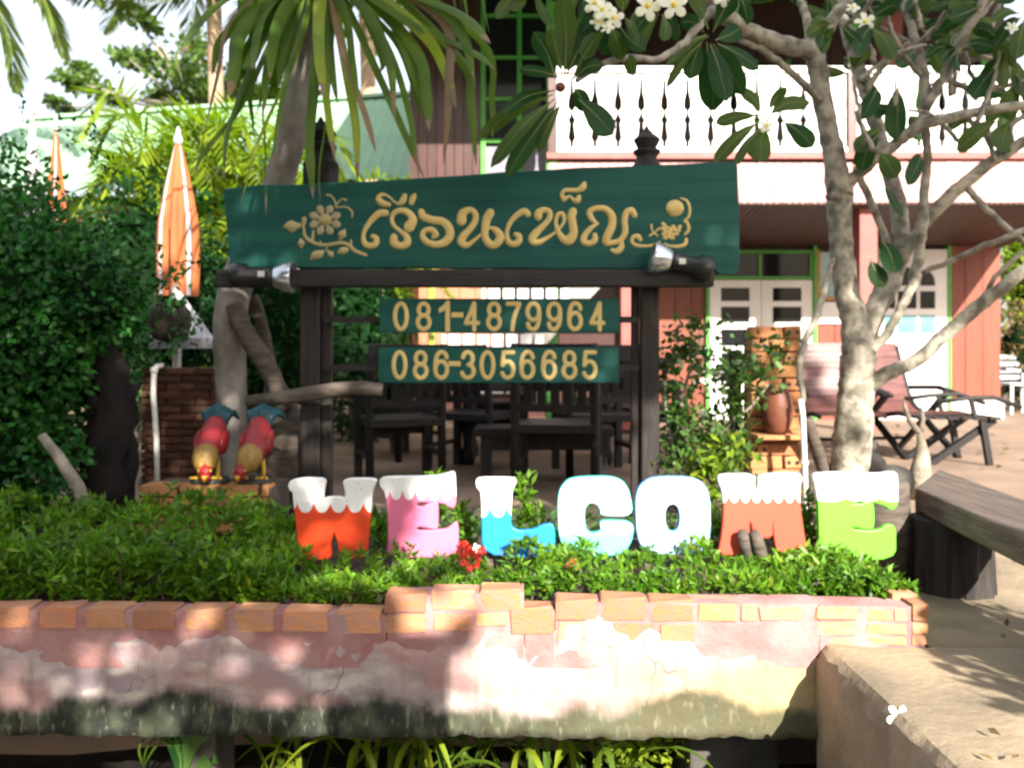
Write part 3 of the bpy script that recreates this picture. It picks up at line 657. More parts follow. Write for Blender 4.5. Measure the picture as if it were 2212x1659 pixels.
for P in ([(150, 555, 14), (190, 550, 50), (230, 552, 60), (270, 548, 34)], [(308, 685, 18), (312, 715, 38), (312, 745, 20), (314, 768, 6)], [(410, 860, 16), (440, 835, 40), (490, 815, 42), (515, 795, 20)],
          [(575, 795, 16), (595, 820, 34), (618, 848, 8)], [(665, 805, 12), (700, 790, 38), (740, 780, 30)], [(690, 670, 20), (705, 630, 42), (735, 580, 8)]):
    glyph('carved_leaf', [Z4(P)], 'gold_pale')
for k in range(8):
    a = R(22.5+45*k); glyph('carved_petal', [Z4([(540+75*math.cos(a), 492+75*math.sin(a), 24), (540+108*math.cos(a), 492+100*math.sin(a), 42), (540+125*math.cos(a), 492+115*math.sin(a), 38)])], 'petal_bronze', .008)
glyph('flower_centre', [Z4([(536, 492, 60), (544, 492, 60)])], 'gold_pale', .016)
# posts, beam, rails and finials
def post(v0, v1, vt, y):
    a = W(v0, vt, y); c = W(v1, vt, y); wd = c.x-a.x
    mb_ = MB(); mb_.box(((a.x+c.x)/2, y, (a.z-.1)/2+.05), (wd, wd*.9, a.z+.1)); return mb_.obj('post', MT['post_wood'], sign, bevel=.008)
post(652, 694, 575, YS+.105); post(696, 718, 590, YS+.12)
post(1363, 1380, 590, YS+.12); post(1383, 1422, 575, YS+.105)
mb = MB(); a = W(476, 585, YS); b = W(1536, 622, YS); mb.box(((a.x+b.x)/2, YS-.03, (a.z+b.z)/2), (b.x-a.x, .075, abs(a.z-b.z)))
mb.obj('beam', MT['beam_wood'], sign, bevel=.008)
for vx, vt, sc_, m in ((693, 288, 1.15, 'bark_black'), (1397, 277, 1.0, 'dark_wood')):
    c = W(vx, 400, YS+.1); s = .0022*sc_
    prof = [(34, -60), (34, 40), (30, 44), (24, 52), (22, 62), (30, 72), (30, 76), (20, 80), (26, 92), (30, 100), (22, 108), (14, 114), (12, 118), (7, 122), (2, 132)]
    mb = MB(); mb.lathe([(r*s, z*s*.98) for r, z in prof], (c.x, c.y, c.z), 14); mb.obj('finial', MT['post_wood' if m == 'dark_wood' else m], sign)
def arc(cx, cy, rx, ry, a0, a1, n=9): return [(cx+rx*math.cos(R(a)), cy+ry*math.sin(R(a))) for a in np.linspace(a0, a1, n)]
DIG = {'0': [arc(0, 0, 1, 1, -90, 270, 15)], '8': [arc(0, -.52, .84, .48, -90, 270, 13), arc(0, .46, 1, .54, -90, 270, 13)],
       '6': [arc(0, .36, 1, .64, -180, 180, 13), [(-1, .36), (-.98, -.1), (-.80, -.62), (-.35, -.96), (.25, -1), (.72, -.86), (.92, -.58)]],
       '9': [arc(0, -.36, 1, .64, 0, 360, 13), [(1, -.36), (.98, .1), (.80, .62), (.35, .96), (-.25, 1), (-.72, .86), (-.92, .58)]],
       '4': [[(.42, 1.05), (.42, 0), (.42, -1)], [(.36, -1), (-.3, -.2), (-1, .45)], [(-1, .52), (0, .52), (1.05, .52)]],
       '7': [[(-1, -.98), (0, -.98), (1, -.98)], [(1, -.95), (.35, -.2), (0, .4), (-.2, 1.05)]],
       '3': [arc(-.05, -.5, .85, .5, -170, 80, 11), arc(-.05, .48, 1, .52, -80, 165, 11)],
       '5': [[(.9, -.98), (0, -.98), (-.72, -.98)], [(-.72, -.98), (-.82, -.5), (-.92, .02)], arc(-.05, .36, 1.0, .64, -140, 155, 12)]}
def phone_board(x0, y0, x1, y1, text, xs_, cap0, cap1):
    a = W(x0, y0, YS); b = W(x1, y1, YS)
    mb_ = MB(); mb_.box(((a.x+b.x)/2, YS+.012, (a.z+b.z)/2), (b.x-a.x, .024, a.z-b.z)); pb = mb_.obj('phone_board', MT['sign_green'], sign, bevel=.003)
    for ch_, x in zip(text, xs_):
        if ch_ == '-':
            c = W(x, (cap0+cap1)/2-3, YS); m2 = MB(); m2.box((c.x, YS-.002, c.z), (PX(26, YS), .007, PX(11, YS))); m2.obj('dash', MT['gold_paint'], pb); continue
        if ch_ == '1':
            c = W(x, (cap0+cap1)/2, YS); h = PX(cap1-cap0, YS)/2; u = PX(1, YS)
            m2 = MB(); m2.prism([(c.x-u*1, c.z-h), (c.x+u*9, c.z-h), (c.x+u*9, c.z+h), (c.x+u*2, c.z+h), (c.x-u*5, c.z+h-u*9), (c.x-u*15, c.z+h-u*16), (c.x-u*15, c.z+h-u*27), (c.x-u*6, c.z+h-u*23), (c.x-u*1, c.z+h-u*19)], YS-.0045, YS+.0015)
            m2.obj('digit', MT['gold_paint'], pb); continue
        w_, h_ = 18.5, (cap1-cap0)/2; hw_ = 5.8; x_, y_ = w_-hw_, h_-hw_
        m2 = MB()
        for S in DIG[ch_]:
            stroke_geom([(x + u*x_, (cap0+cap1)/2 + v*y_, hw_) for u, v in S], m2, .0055)
        m2.obj('digit', MT['gold_paint'], pb, smooth=True)
phone_board(820, 645, 1338, 719, '081-4879964', [866, 915, 963, 988, 1019, 1067, 1109, 1152, 1197, 1242, 1290], 650, 717)
phone_board(817, 751, 1337, 827, '086-3056685', [863, 908.5, 953, 982, 1011, 1053, 1097, 1139, 1186, 1230, 1274], 755, 822)
mb = MB()
mb.box(((W(700, 0, YS).x + W(1380, 0, YS).x)/2, YS+.042, W(0, 690, YS).z), (PX(684, YS), .018, .03)); mb.box(((W(700, 0, YS).x + W(1380, 0, YS).x)/2, YS+.042, W(0, 795, YS).z), (PX(684, YS), .018, .03))
mb.obj('rail', MT['dark_wood'], sign)
# screws on the board
for vx, vy in ((750, 408), (1330, 572), (985, 397)):
    mb = MB(); p = W(vx, vy, YS); mb.lathe([(.006, -.006), (.006, 0)], (p.x, YS, p.z), 8, 'y'); mb.obj('screw', MT['metal_dark'], sign)
# spotlights clipped to the beam
def spot(vx, vy, dirx, lab, tilt):
    c = W(vx, vy, YS-.10)
    root = thing('spotlight', lab, 'lamp', (c.x, c.y, c.z), 'spotlights on the sign beam')
    q = lambda n: PX(n, YS)
    mb_ = MB(); mb_.lathe([(q(22), -q(60)), (q(26), -q(55)), (q(26), -q(30)), (q(19), -q(25)), (q(20), q(20)), (q(22), q(26))], c, 16, 'x')
    h = mb_.obj('housing', MT['metal_dark'], root, True, origin=c)
    mb_ = MB(); mb_.lathe([(q(18), q(26)), (q(24), q(34)), (q(31), q(52)), (q(34), q(68)), (q(33), q(70)), (q(28), q(60)), (q(5), q(44))], c, 22, 'x')
    rf = mb_.obj('reflector', MT['reflector'], root, True, origin=c)
    mb_ = MB(); mb_.bar(c + Vector((-dirx*q(48), .0, q(8))), c + Vector((-dirx*q(52), .08, -q(10))), .018, .03); mb_.obj('bracket', MT['metal_dark'], root, origin=c)
    mb_ = MB(); mb_.box(c + Vector((q(8)*dirx, -q(21), q(3))), (q(14), .004, q(12))); mb_.obj('rating_plate', MT['pvc'], root)
    for o_ in (h, rf): o_.rotation_euler = (0, tilt, R(0) if dirx > 0 else R(180))
    return root
spot(562, 597, 1, 'black spotlight with chrome reflector on the left end of the sign beam', R(2))
spot(1478, 570, -1, 'black spotlight with chrome reflector on the right end of the sign beam', R(-12))

# ================================================================== HOUSE
YW = 11.4            # ground floor wall
YB = 9.4             # balcony front
house = thing('wooden_house', 'large red brown wooden house with white balcony behind the sign', 'house', (2.5, YW, G))
PLK = {}
def plank(cx, cy, cz, sx, sy, sz, m, parent, name='plank'):
    k = (round(sx, 3), round(sy, 3), round(sz, 3), m)
    if k not in PLK:
        b_ = MB(); b_.box((0, 0, 0), (sx, sy, sz)); me = bpy.data.meshes.new(name); me.from_pydata(b_.v, [], b_.f); me.materials.append(MT[m]); PLK[k] = me
    return share(name, PLK[k], parent, (cx, cy, cz))
def plank_wall(x0, x1, z0, z1, y, wd, m, parent=house, t=.03, gap=.008):
    n = max(1, round((x1-x0)/wd)); w_ = (x1-x0)/n
    for i in range(n):
        plank(x0+(i+.5)*w_, y + t/2 + random.uniform(0, .004), (z0+z1)/2, w_-gap, t, z1-z0, m, parent)
def bx(name, x0, x1, y0, y1, z0, z1, m, parent=house, bevel=0):
    b_ = MB(); b_.box(((x0+x1)/2, (y0+y1)/2, (z0+z1)/2), (x1-x0, y1-y0, z1-z0)); return b_.obj(name, MT[m], parent, bevel=bevel)
def X(v, y): return (v-CX)/F*y
def Zv(v, y): return EYE+(HY-v)/F*y
# ground floor, right part
zS = 2.36
plank_wall(X(2047, YW), X(2162, YW), .30, zS, YW, .27, 'wall_red')
bx('plinth', X(2030, YW)-.02, X(2163, YW)+.02, YW-.03, YW+.2, G-.02, .30, 'white_paint')
plank_wall(X(1758, YW), X(1893, YW), G, 1.32, YW, .27, 'wall_red')
plank_wall(X(1350, YW), X(1530, YW), G, zS, YW, .24, 'wall_red')
bx('wall_backing', X(1350, YW), X(2160, YW), YW+.05, YW+.2, G, 3.1, 'soffit')
bx('wall', X(2160, YW)-.06, X(2160, YW), YW+.03, YW+5, G, 3.1, 'wall_brown')
# double door with glass
def pane(x0, x1, z0, z1, y, m, parent): bx('pane', x0, x1, y, y+.01, z0, z1, m, parent)
dx0, dx1 = X(1532, YW), X(1754, YW); dzt = Zv(606, YW)
bx('door_frame', dx0-.05, dx0-.004, YW-.06, YW+.04, G, zS, 'green_trim'); bx('door_frame', dx1+.004, dx1+.05, YW-.06, YW+.04, G, zS, 'green_trim')
dm = (dx0+dx1)/2
for (a, b) in ((dx0, dm-.004), (dm+.004, dx1)):
    leafo = MB(); st = .15
    yb0, yb1 = YW-.03, YW+.01
    def rr(x0, x1, z0, z1, t=yb0): leafo.box(((x0+x1)/2, (t+yb1)/2, (z0+z1)/2), (x1-x0, yb1-t, z1-z0))
    rr(a, a+st, G, dzt); rr(b-st, b, G, dzt)
    zz_ = [dzt, dzt-.13]; zl = [Zv(v, YW) for v in (622, 651, 663, 697, 711, 748, 762)]
    rr(a+st, b-st, zl[0], dzt); rr(a+st, b-st, zl[2], zl[1]); rr(a+st, b-st, zl[4], zl[3]); rr(a+st, b-st, zl[6], zl[5]); rr(a+st, b-st, G, .55)
    d = leafo.obj('door_leaf', MT['white_paint'], house)
    for t_, bt in ((zl[0], zl[1]), (zl[2], zl[3]), (zl[4], zl[5]), (zl[6], .55)):
        pane(a+st, b-st, bt, t_, YW-.012, 'glass_dark', d)
# transom
f = bx('transom_window', dx0, dx1, YW-.01, YW, dzt+.02, Zv(543, YW), 'glass_dark')
for z in (dzt+.03, Zv(545, YW)): bx('frame', dx0, dx1, YW-.04, YW-.012, z-.02, z+.02, 'green_trim', f)
for x in (dx0+.02, X(1640, YW), dx1-.02): bx('frame', x-.02, x+.02, YW-.042, YW-.011, dzt+.06, Zv(547, YW)-.02, 'green_trim', f)
# small framed window and white sill panel
wx0, wx1 = X(1768, YW), X(1890, YW)
f = bx('window', wx0, wx1, YW-.01, YW, Zv(645, YW), Zv(545, YW), 'glass_teal')
MT['orange_trim'] = mat('orange_trim', (.50, .24, .05), rough=.5, bump=0)
bx('frame', wx0-.03, wx0+.01, YW-.04, YW+.01, Zv(650, YW), Zv(540, YW), 'orange_trim', f); bx('frame', wx0+.012, wx1, YW-.04, YW-.011, Zv(650, YW), Zv(642, YW), 'orange_trim', f)
bx('sill_panel', X(1760, YW), X(1893, YW), YW-.03, YW+.02, 1.325, Zv(652, YW)-.005, 'white_paint')
# arched door
ax0, ax1 = X(1896, YW), X(2043, YW)
bx('door_frame', ax1+.004, ax1+.05, YW-.05, YW+.04, G, zS, 'green_trim'); bx('door_frame', ax0-.045, ax0-.004, YW-.05, YW+.04, G, zS, 'green_trim')
ad = bx('arched_door', ax0, ax1, YW-.04, YW+.01, G, Zv(540, YW), 'white_paint')
cols = [(1906, 1928), (1934, 1974), (1986, 2015)]
cols = [(X(a, YW), X(b, YW)) for a, b in ((1908, 1930), (1937, 1976), (1985, 2016))]
for i, (a, b) in enumerate(cols):
    pane(a, b, Zv(667, YW), Zv(630, YW), YW-.052, 'glass_dark', ad)
    pane(a, b, Zv(720, YW), Zv(682, YW), YW-.052, 'glass_teal', ad)
    mb_ = MB(); zb, zt = Zv(618, YW), Zv((590, 578, 588)[i], YW)
    out = [(a, zb)] + [((a+b)/2 - (b-a)/2*math.cos(t), zb + .02 + (zt-zb-.02)*math.sin(t)) for t in np.linspace(0, math.pi, 9)] + [(b, zb)]
    mb_.prism(out, YW-.052, YW-.042); mb_.obj('pane', MT['glass_dark'], ad)
bx('panel', ax0+.12, ax1-.12, YW-.05, YW-.041, .25, .95, 'white_paint', ad)
# porch soffit, corrugated, running back to the wall
mb = MB()
x0, x1 = X(1350, YB)-.8, 6.6; n = int((x1-x0)/.07)
for i in range(n):
    x = x0 + (i+.5)*(x1-x0)/n
    mb.add([(x-.03, YB, 2.575), (x+.03, YB, 2.575), (x+.03, YW, zS), (x-.03, YW, zS), (x-.03, YB, 2.60), (x+.03, YB, 2.60), (x+.03, YW, zS+.03), (x-.03, YW, zS+.03)],
           [[0, 3, 2, 1], [4, 5, 6, 7], [0, 1, 5, 4], [2, 3, 7, 6], [1, 2, 6, 5], [3, 0, 4, 7]])
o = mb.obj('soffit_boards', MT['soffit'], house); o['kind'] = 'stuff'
bx('floor_slab', x0, x1, YB+.08, YW, 2.66, 3.0, 'soffit')
# porch column
bx('porch_column', X(1853, 9.6), X(1892, 9.6), 9.55, 9.75, G, 2.57, 'red_rail', bevel=.01)
bx('porch_column', X(1340, 9.6), X(1365, 9.6), 9.55, 9.75, G, 2.57, 'red_rail', bevel=.01)
# skirt under the balcony
xl = X(1185, YB)
plank_wall(xl, X(1842, YB), 2.58, 3.03, YB, .095, 'pink_panel', gap=.01)
plank_wall(X(1842, YB)+.01, 6.6, 2.60, 3.06, YB, .20, 'pink_panel')
bx('balcony_rail', xl-.02, 6.6, YB-.05, YB+.05, 3.07, 3.14, 'red_rail')
# balustrade
rail = thing('balcony_railing', None, None, (2.5, YB, 3.1)); rail.parent = house; rail.location = Vector((2.5, YB, 3.1)) - ORG[house.name]
for k in ('label', 'category'):
    if k in rail: del rail[k]
mb = MB(); mb.box(((xl+6.6)/2, YB, 4.05), (6.6-xl, .09, .07)); mb.obj('top_rail', MT['white_paint'], rail, bevel=.006)
mb = MB(); mb.box(((xl+6.6)/2, YB, 3.17), (6.6-xl, .08, .055)); mb.obj('bottom_rail', MT['white_paint'], rail, bevel=.006)
sp = .255
hw = [(3.195, .108), (3.26, .108), (3.30, .085), (3.40, .098), (3.46, .104), (3.50, .085), (3.55, .112), (3.60, .116), (3.64, .085), (3.72, .088), (3.80, .108), (3.88, .112), (3.93, .112), (3.95, .122), (4.017, .122)]
out = [(a, z) for z, a in hw] + [(-a, z) for z, a in hw[::-1]]
mb = MB(); mb.prism([(x, z-3.6) for x, z in out], -.012, .012)
bme = bpy.data.meshes.new('baluster'); bme.from_pydata(mb.v, [], mb.f); bme.materials.append(MT['white_paint'])
i = 0
while xl + (i+.5)*sp < 6.6:
    share('baluster', bme, rail, (xl+(i+.5)*sp, YB, 3.6)); i += 1
for x in (xl+.04, X(1838, YB), 6.5):
    mb = MB(); mb.box((x, YB+.0, 3.62), (.10, .10, .98)); mb.obj('newel_post', MT['wall_brown'], rail, bevel=.006)
bx('balcony_post', X(1842, YB), X(1858, YB), YB+.06, YB+.16, 3.14, 5.1, 'green_trim')
bx('balcony_post', X(1905, 9.9), X(1950, 9.9), 9.9, 10.1, 3.0, 5.1, 'red_rail')
# upper wall and roof
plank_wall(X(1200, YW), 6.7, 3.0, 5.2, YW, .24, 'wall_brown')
for (a, b) in ((1560, 1700), (1980, 2120)):
    f = bx('window', X(a, YW), X(b, YW), YW-.03, YW-.01, 3.7, 4.8, 'glass_dark')
    for x in (X(a, YW), (X(a, YW)+X(b, YW))/2, X(b, YW)): bx('frame', x-.03, x+.03, YW-.06, YW-.031, 3.66, 4.84, 'green_trim', f)
mb = MB(); mb.add([(-1.9, 7.9, 4.98), (7.6, 7.9, 4.98), (7.6, 14, 8.0), (-1.9, 14, 8.0), (-1.9, 7.9, 5.08), (7.6, 7.9, 5.08), (7.6, 14, 8.1), (-1.9, 14, 8.1)], [[0, 3, 2, 1], [4, 5, 6, 7], [0, 1, 5, 4], [2, 3, 7, 6], [1, 2, 6, 5], [3, 0, 4, 7]])
mb.obj('roof', MT['roof_green'], house)
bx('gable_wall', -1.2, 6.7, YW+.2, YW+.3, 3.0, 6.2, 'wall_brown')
# left block with the green framed window
YL2 = 10.4
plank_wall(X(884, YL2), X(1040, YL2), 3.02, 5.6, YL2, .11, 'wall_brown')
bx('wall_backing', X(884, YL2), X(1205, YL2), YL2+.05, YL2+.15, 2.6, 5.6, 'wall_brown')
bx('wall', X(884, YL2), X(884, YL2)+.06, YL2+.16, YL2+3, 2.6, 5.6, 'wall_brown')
gx0, gx1 = X(1042, YL2), X(1198, YL2)
f = bx('window', gx0, gx1, YL2+.0, YL2+.02, 3.02, 5.3, 'glass_dark')
for v in (1044, 1122, 1196): bx('frame', X(v, YL2)-.028, X(v, YL2)+.028, YL2-.04, YL2-.002, 3.02, 5.3, 'green_trim', f)
for v in (37, 127, 216, 306): bx('frame', gx0, gx1, YL2-.036, YL2-.004, Zv(v, YL2)-.022, Zv(v, YL2)+.022, 'green_trim', f)
bx('curtain', gx0, gx1, YL2-.012, YL2-.004, 3.02, Zv(318, YL2), 'curtain', f)
plank_wall(X(884, YL2), xl+.25, 2.55, 3.0, YL2-.03, .11, 'pink_panel')
bx('post', xl-.02, xl+.10, YB+.02, YB+.13, G, 5.1, 'green_trim')
# lower floor seen through the sign: orange wall, green post, stair with white panels
MT['wall_orange'] = mat('wall_orange', (.46, .17, .09), (.40, .14, .08), rough=.6, scale=3, orand=.08)
plank_wall(X(884, YL2), X(1060, YL2), 1.0, 2.52, YL2+.3, .22, 'wall_orange')
MT['lime_trim'] = mat('lime_trim', (.40, .55, .07), rough=.5, bump=0)
bx('post', X(926, 9.9), X(938, 9.9), 9.9, 9.97, G, 2.5, 'lime_trim')
bx('wall_backing', X(884, YL2)-.1, X(1350, YW), YW+.3, YW+.5, G, 2.6, 'wall_brown')
stair = thing('staircase', 'grey outdoor staircase with white panelled railing beside the red house', 'stairs', (.6, 9.2, G))
ys = 9.2
out = [W(1085, 780, ys), W(1160, 765, ys), W(1300, 618, ys), W(1225, 618, ys)]
mb = MB(); mb.prism([(p.x, p.z) for p in out], ys, ys+.08); mb.obj('stringer', MT['grey_render'], stair)
mb = MB(); mb.prism([(p.x, p.z) for p in out], ys+1.1, ys+1.18); mb.obj('stringer', MT['grey_render'], stair)
for k in range(7):
    p = W(1110+k*22, 765-k*23, ys); mb = MB(); mb.box((p.x+.05, ys+.6, p.z), (.28, 1.0, .04)); mb.obj('step', MT['grey_render'], stair)
for i, v in enumerate(range(985, 1180, 31)):
    for (t, b) in ((624, 646), (722, 750), (828, 850)) if i > 0 else ((722, 750),):
        o_ = -55 if t > 700 else 0
        p = W(v+o_+40, t, ys-.1); q = W(v+o_+58, b, ys-.1)
        mb = MB(); mb.box(((p.x+q.x)/2, ys-.1, (p.z+q.z)/2), (q.x-p.x, .02, p.z-q.z)); mb.obj('railing_panel', MT['white_paint'], stair)
        p = W(v+o_+29, t, ys-.1); mb = MB(); mb.box((p.x, ys-.1, (p.z+q.z)/2), (.035, .03, p.z-q.z)); mb.obj('baluster', MT['white_paint'], stair)
for t in (620, 649, 718, 754, 826, 853):
    p = W(960 if t > 700 else 1010, t, ys-.1); q = W(1130 if t > 700 else 1190, t, ys-.1)
    mb = MB(); mb.box(((p.x+q.x)/2, ys-.1, p.z), (q.x-p.x, .035, .03)); mb.obj('rail', MT['wall_brown'], stair)

# ================================================================== GREEN ROOFED HOUSE (left, far)
YG = 17.0
gh = thing('green_roof_house', 'long building with pale green corrugated metal roof at the left behind the palms', 'house', (-5.5, YG, G))
a = W(60, 262, YG); b = W(1000, 200, YG); c = W(40, 405, YG-3.2)
nn = 46
for i in range(nn):
    x0 = a.x + (b.x-a.x)*i/nn; x1 = a.x + (b.x-a.x)*(i+1)/nn; xm = (x0+x1)/2
    zt = a.z + (b.z-a.z)*(i+.5)/nn; zb = 3.55 + .004*i
    mb = MB(); yb = YG-3.4
    pr = [(0, 0), (.3, 0), (.38, .014), (.62, .014), (.7, 0), (1, 0)]
    V = [(x0+(x1-x0)*u, yb, zb+h) for u, h in pr] + [(x0+(x1-x0)*u, YG, zt+h) for u, h in pr]
    V += [(x, y, z-.01) for x, y, z in V]
    Fc = [[k, k+1, k+7, k+6] for k in range(5)] + [[12+k+6, 12+k+7, 12+k+1, 12+k] for k in range(5)]
    Fc += [[0, 12, 13, 1], [1, 13, 14, 2], [2, 14, 15, 3], [3, 15, 16, 4], [4, 16, 17, 5]]
    mb.add(V, Fc); mb.obj('roof_panel', MT['roof_green'], gh)
mb = MB(); mb.bar((a.x, YG, a.z+.02), (b.x, YG, b.z+.02), .3, .06); mb.obj('ridge_cap', MT['roof_green'], gh)
mb = MB(); mb.box(((a.x+b.x)/2, YG-2.6, 1.8), (b.x-a.x-.5, .2, 3.5)); mb.obj('wall', MT['wall_brown'], gh)

# ================================================================== FURNITURE in the yard
def chair_parts(root, m='dark_wood', h=.95, wd=.5, dp=.48):
    o0 = ORG[root.name]
    def P(x, y, z): return o0 + Vector((x, y, z))
    for sx in (-1, 1):
        mb_ = MB(); mb_.tube([P(sx*wd/2, dp*.5, 0), P(sx*wd/2, dp*.45, .42), P(sx*wd/2, dp*.52, .75), P(sx*wd/2*.98, dp*.62, h)], [.03, .03, .03, .025], 8); mb_.obj('back_post', MT[m], root, True)
        mb_ = MB(); mb_.box(P(sx*wd/2, -dp*.45, .31), (.055, .055, .62)); mb_.obj('leg', MT[m], root, bevel=.005)
        mb_ = MB(); mb_.bar(P(sx*wd/2, -dp*.5, .63), P(sx*wd/2, dp*.52, .66), .035, .06); mb_.obj('armrest', MT[m], root, bevel=.004)
        mb_ = MB(); mb_.bar(P(sx*wd/2, -dp*.45, .2), P(sx*wd/2, dp*.46, .2), .05, .03); mb_.obj('stretcher', MT[m], root)
    mb_ = MB(); mb_.box(P(0, 0, .42), (wd+.02, dp+.06, .055)); mb_.obj('seat', MT[m], root, bevel=.006)
    mb_ = MB(); mb_.box(P(0, -dp*.48, .35), (wd-.05, .025, .10)); mb_.obj('apron', MT[m], root)
    mb_ = MB(); mb_.bar(P(-wd/2, dp*.6, h-.06), P(wd/2, dp*.6, h-.06), .03, .12); mb_.obj('top_rail', MT[m], root, bevel=.006)
    mb_ = MB(); mb_.bar(P(-wd/2, dp*.5, .55), P(wd/2, dp*.5, .55), .03, .05); mb_.obj('back_rail', MT[m], root)
    for k in range(5):
        x = (k-2)*wd/6; mb_ = MB(); mb_.bar(P(x, dp*.5, .55), P(x, dp*.6, h-.1), .05, .02); mb_.obj('slat', MT[m], root)
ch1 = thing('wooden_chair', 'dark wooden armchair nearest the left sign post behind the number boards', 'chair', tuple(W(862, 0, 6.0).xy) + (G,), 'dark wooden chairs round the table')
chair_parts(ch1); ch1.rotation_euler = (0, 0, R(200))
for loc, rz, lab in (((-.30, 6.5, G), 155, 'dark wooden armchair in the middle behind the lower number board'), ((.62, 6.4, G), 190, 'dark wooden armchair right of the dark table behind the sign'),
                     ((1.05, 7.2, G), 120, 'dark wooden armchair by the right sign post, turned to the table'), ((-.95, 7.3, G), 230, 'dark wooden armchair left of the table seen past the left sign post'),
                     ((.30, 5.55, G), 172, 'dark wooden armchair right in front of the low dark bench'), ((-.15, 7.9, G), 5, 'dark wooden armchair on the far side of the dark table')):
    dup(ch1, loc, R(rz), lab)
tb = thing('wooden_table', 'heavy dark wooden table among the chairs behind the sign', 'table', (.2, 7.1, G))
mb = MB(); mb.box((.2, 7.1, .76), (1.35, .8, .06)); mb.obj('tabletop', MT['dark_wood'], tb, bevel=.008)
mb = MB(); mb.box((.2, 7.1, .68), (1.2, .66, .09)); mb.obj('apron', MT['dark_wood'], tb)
for sx in (-1, 1):
    for sy in (-1, 1):
        mb = MB(); mb.lathe([(.05, 0), (.06, .08), (.04, .16), (.055, .3), (.045, .5), (.055, .65)], (.2+sx*.55, 7.1+sy*.28, G), 10); mb.obj('leg', MT['dark_wood'], tb, True)
lb = thing('low_bench', 'low solid dark wooden bench in front of the table behind the letters L and C', 'bench', (.20, 6.0, G))
mb = MB(); mb.box((.22, 6.0, .40), (.95, .36, .06)); mb.obj('seat', MT['dark_wood'], lb, bevel=.008)
for x in (-.18, .62):
    mb = MB(); mb.box((x, 6.0, .21), (.07, .32, .32)); mb.obj('leg', MT['dark_wood'], lb)
mb = MB(); mb.box((.22, 5.86, .32), (.78, .03, .09)); mb.obj('apron', MT['dark_wood'], lb)
# long dark bench behind
bn = thing('garden_bench', 'long dark slatted bench at the back of the yard behind the table', 'bench', (.9, 8.3, G))
for k in range(16):
    mb = MB(); mb.box((.02+k*.1, 8.5, .62), (.05, .03, .42)); mb.obj('slat', MT['dark_wood'], bn)
mb = MB(); mb.box((.8, 8.5, .86), (1.75, .05, .07)); mb.obj('top_rail', MT['dark_wood'], bn)
mb = MB(); mb.box((.8, 8.3, .42), (1.75, .45, .05)); mb.obj('seat', MT['dark_wood'], bn)
for x in (.0, 1.6):
    for y in (8.1, 8.5):
        mb = MB(); mb.box((x, y, .22), (.07, .07, .4)); mb.obj('leg', MT['dark_wood'], bn)
# slatted lounge chairs on the right
def lounger(name, lab, loc, m, group):
    root = thing(name, lab, 'lounge chair', loc, group); o0 = Vector(loc)
    def P(x, y, z): return o0 + Vector((x, y, z))
    path = catmull([(.30, .95), (.20, .70), (.08, .45), (-.12, .34), (-.45, .38), (-.62, .37)], 5)   # (y back, z)
    for sx in (-1, 1):
        mb_ = MB(); mb_.tube([P(sx*.27, y, z) for y, z in path], .022, 6); mb_.obj('side_rail', MT['dark_wood'], root, True)
        mb_ = MB(); mb_.bar(P(sx*.25, -.55, 0), P(sx*.25, .10, .46), .045, .04); mb_.obj('leg', MT['dark_wood'], root)
        mb_ = MB(); mb_.bar(P(sx*.29, .28, 0), P(sx*.29, -.36, .55), .045, .04); mb_.obj('leg', MT['dark_wood'], root)
        mb_ = MB(); mb_.tube([P(sx*.33, -.46, .53), P(sx*.33, -.2, .585), P(sx*.33, .18, .57)], .024, 6); mb_.obj('armrest', MT['dark_wood'], root, True)
    for i in range(0, len(path)-1):
        for f_ in (0.0, .5):
            y = path[i][0]*(1-f_)+path[i+1][0]*f_; z = path[i][1]*(1-f_)+path[i+1][1]*f_
            d = np.array(path[i+1])-np.array(path[i]); an = math.atan2(d[1], d[0])
            mb_ = MB(); mb_.box(P(0, y, z+.012), (.54, .034, .013), Matrix.Rotation(an, 3, 'X')); mb_.obj('slat', MT[m], root)
    mb_ = MB(); mb_.bar(P(-.3, .2, .1), P(.3, .2, .1), .03); mb_.obj('stretcher', MT['dark_wood'], root)
    return root
l1 = lounger('lounge_chair', 'red brown slatted lounge chair half hidden behind the frangipani trunk', (X(1800, 7.4), 7.6, G), 'lounge_wood', 'slatted lounge chairs on the yard')
l2 = dup(l1, (X(1958, 7.4), 7.7, G), R(12), 'slatted lounge chair in front of the white arched door')
for ch_ in l2.children:
    pass
# its foot stool
fs = thing('foot_stool', 'low dark wooden folding foot rest on the brown yard right of the lounge chair', 'stool', (X(2060, 7.0), 7.0, G))
o0 = Vector((X(2060, 7.0), 7.0, G))
for sx in (-1, 1):
    mb = MB(); mb.bar(o0+Vector((-.30, sx*.2, .0)), o0+Vector((.22, sx*.2, .36)), .05, .05); mb.obj('leg', MT['dark_wood'], fs)
    mb = MB(); mb.bar(o0+Vector((.16, sx*.24, .0)), o0+Vector((.10, sx*.24, .36)), .045, .045); mb.obj('leg', MT['dark_wood'], fs)
    mb = MB(); mb.tube([o0+Vector((-.28, sx*.26, .50)), o0+Vector((-.05, sx*.26, .53)), o0+Vector((.18, sx*.26, .54)), o0+Vector((.40, sx*.26, .46))], .02, 6); mb.obj('armrest', MT['dark_wood'], fs, True)
    mb = MB(); mb.bar(o0+Vector((.04, sx*.26, .36)), o0+Vector((.0, sx*.26, .53)), .03); mb.obj('arm_support', MT['dark_wood'], fs)
for k in range(6):
    mb = MB(); mb.box(o0+Vector((-.36+k*.11, 0, .375)), (.085, .56, .02)); mb.obj('slat', MT['dark_wood'], fs)
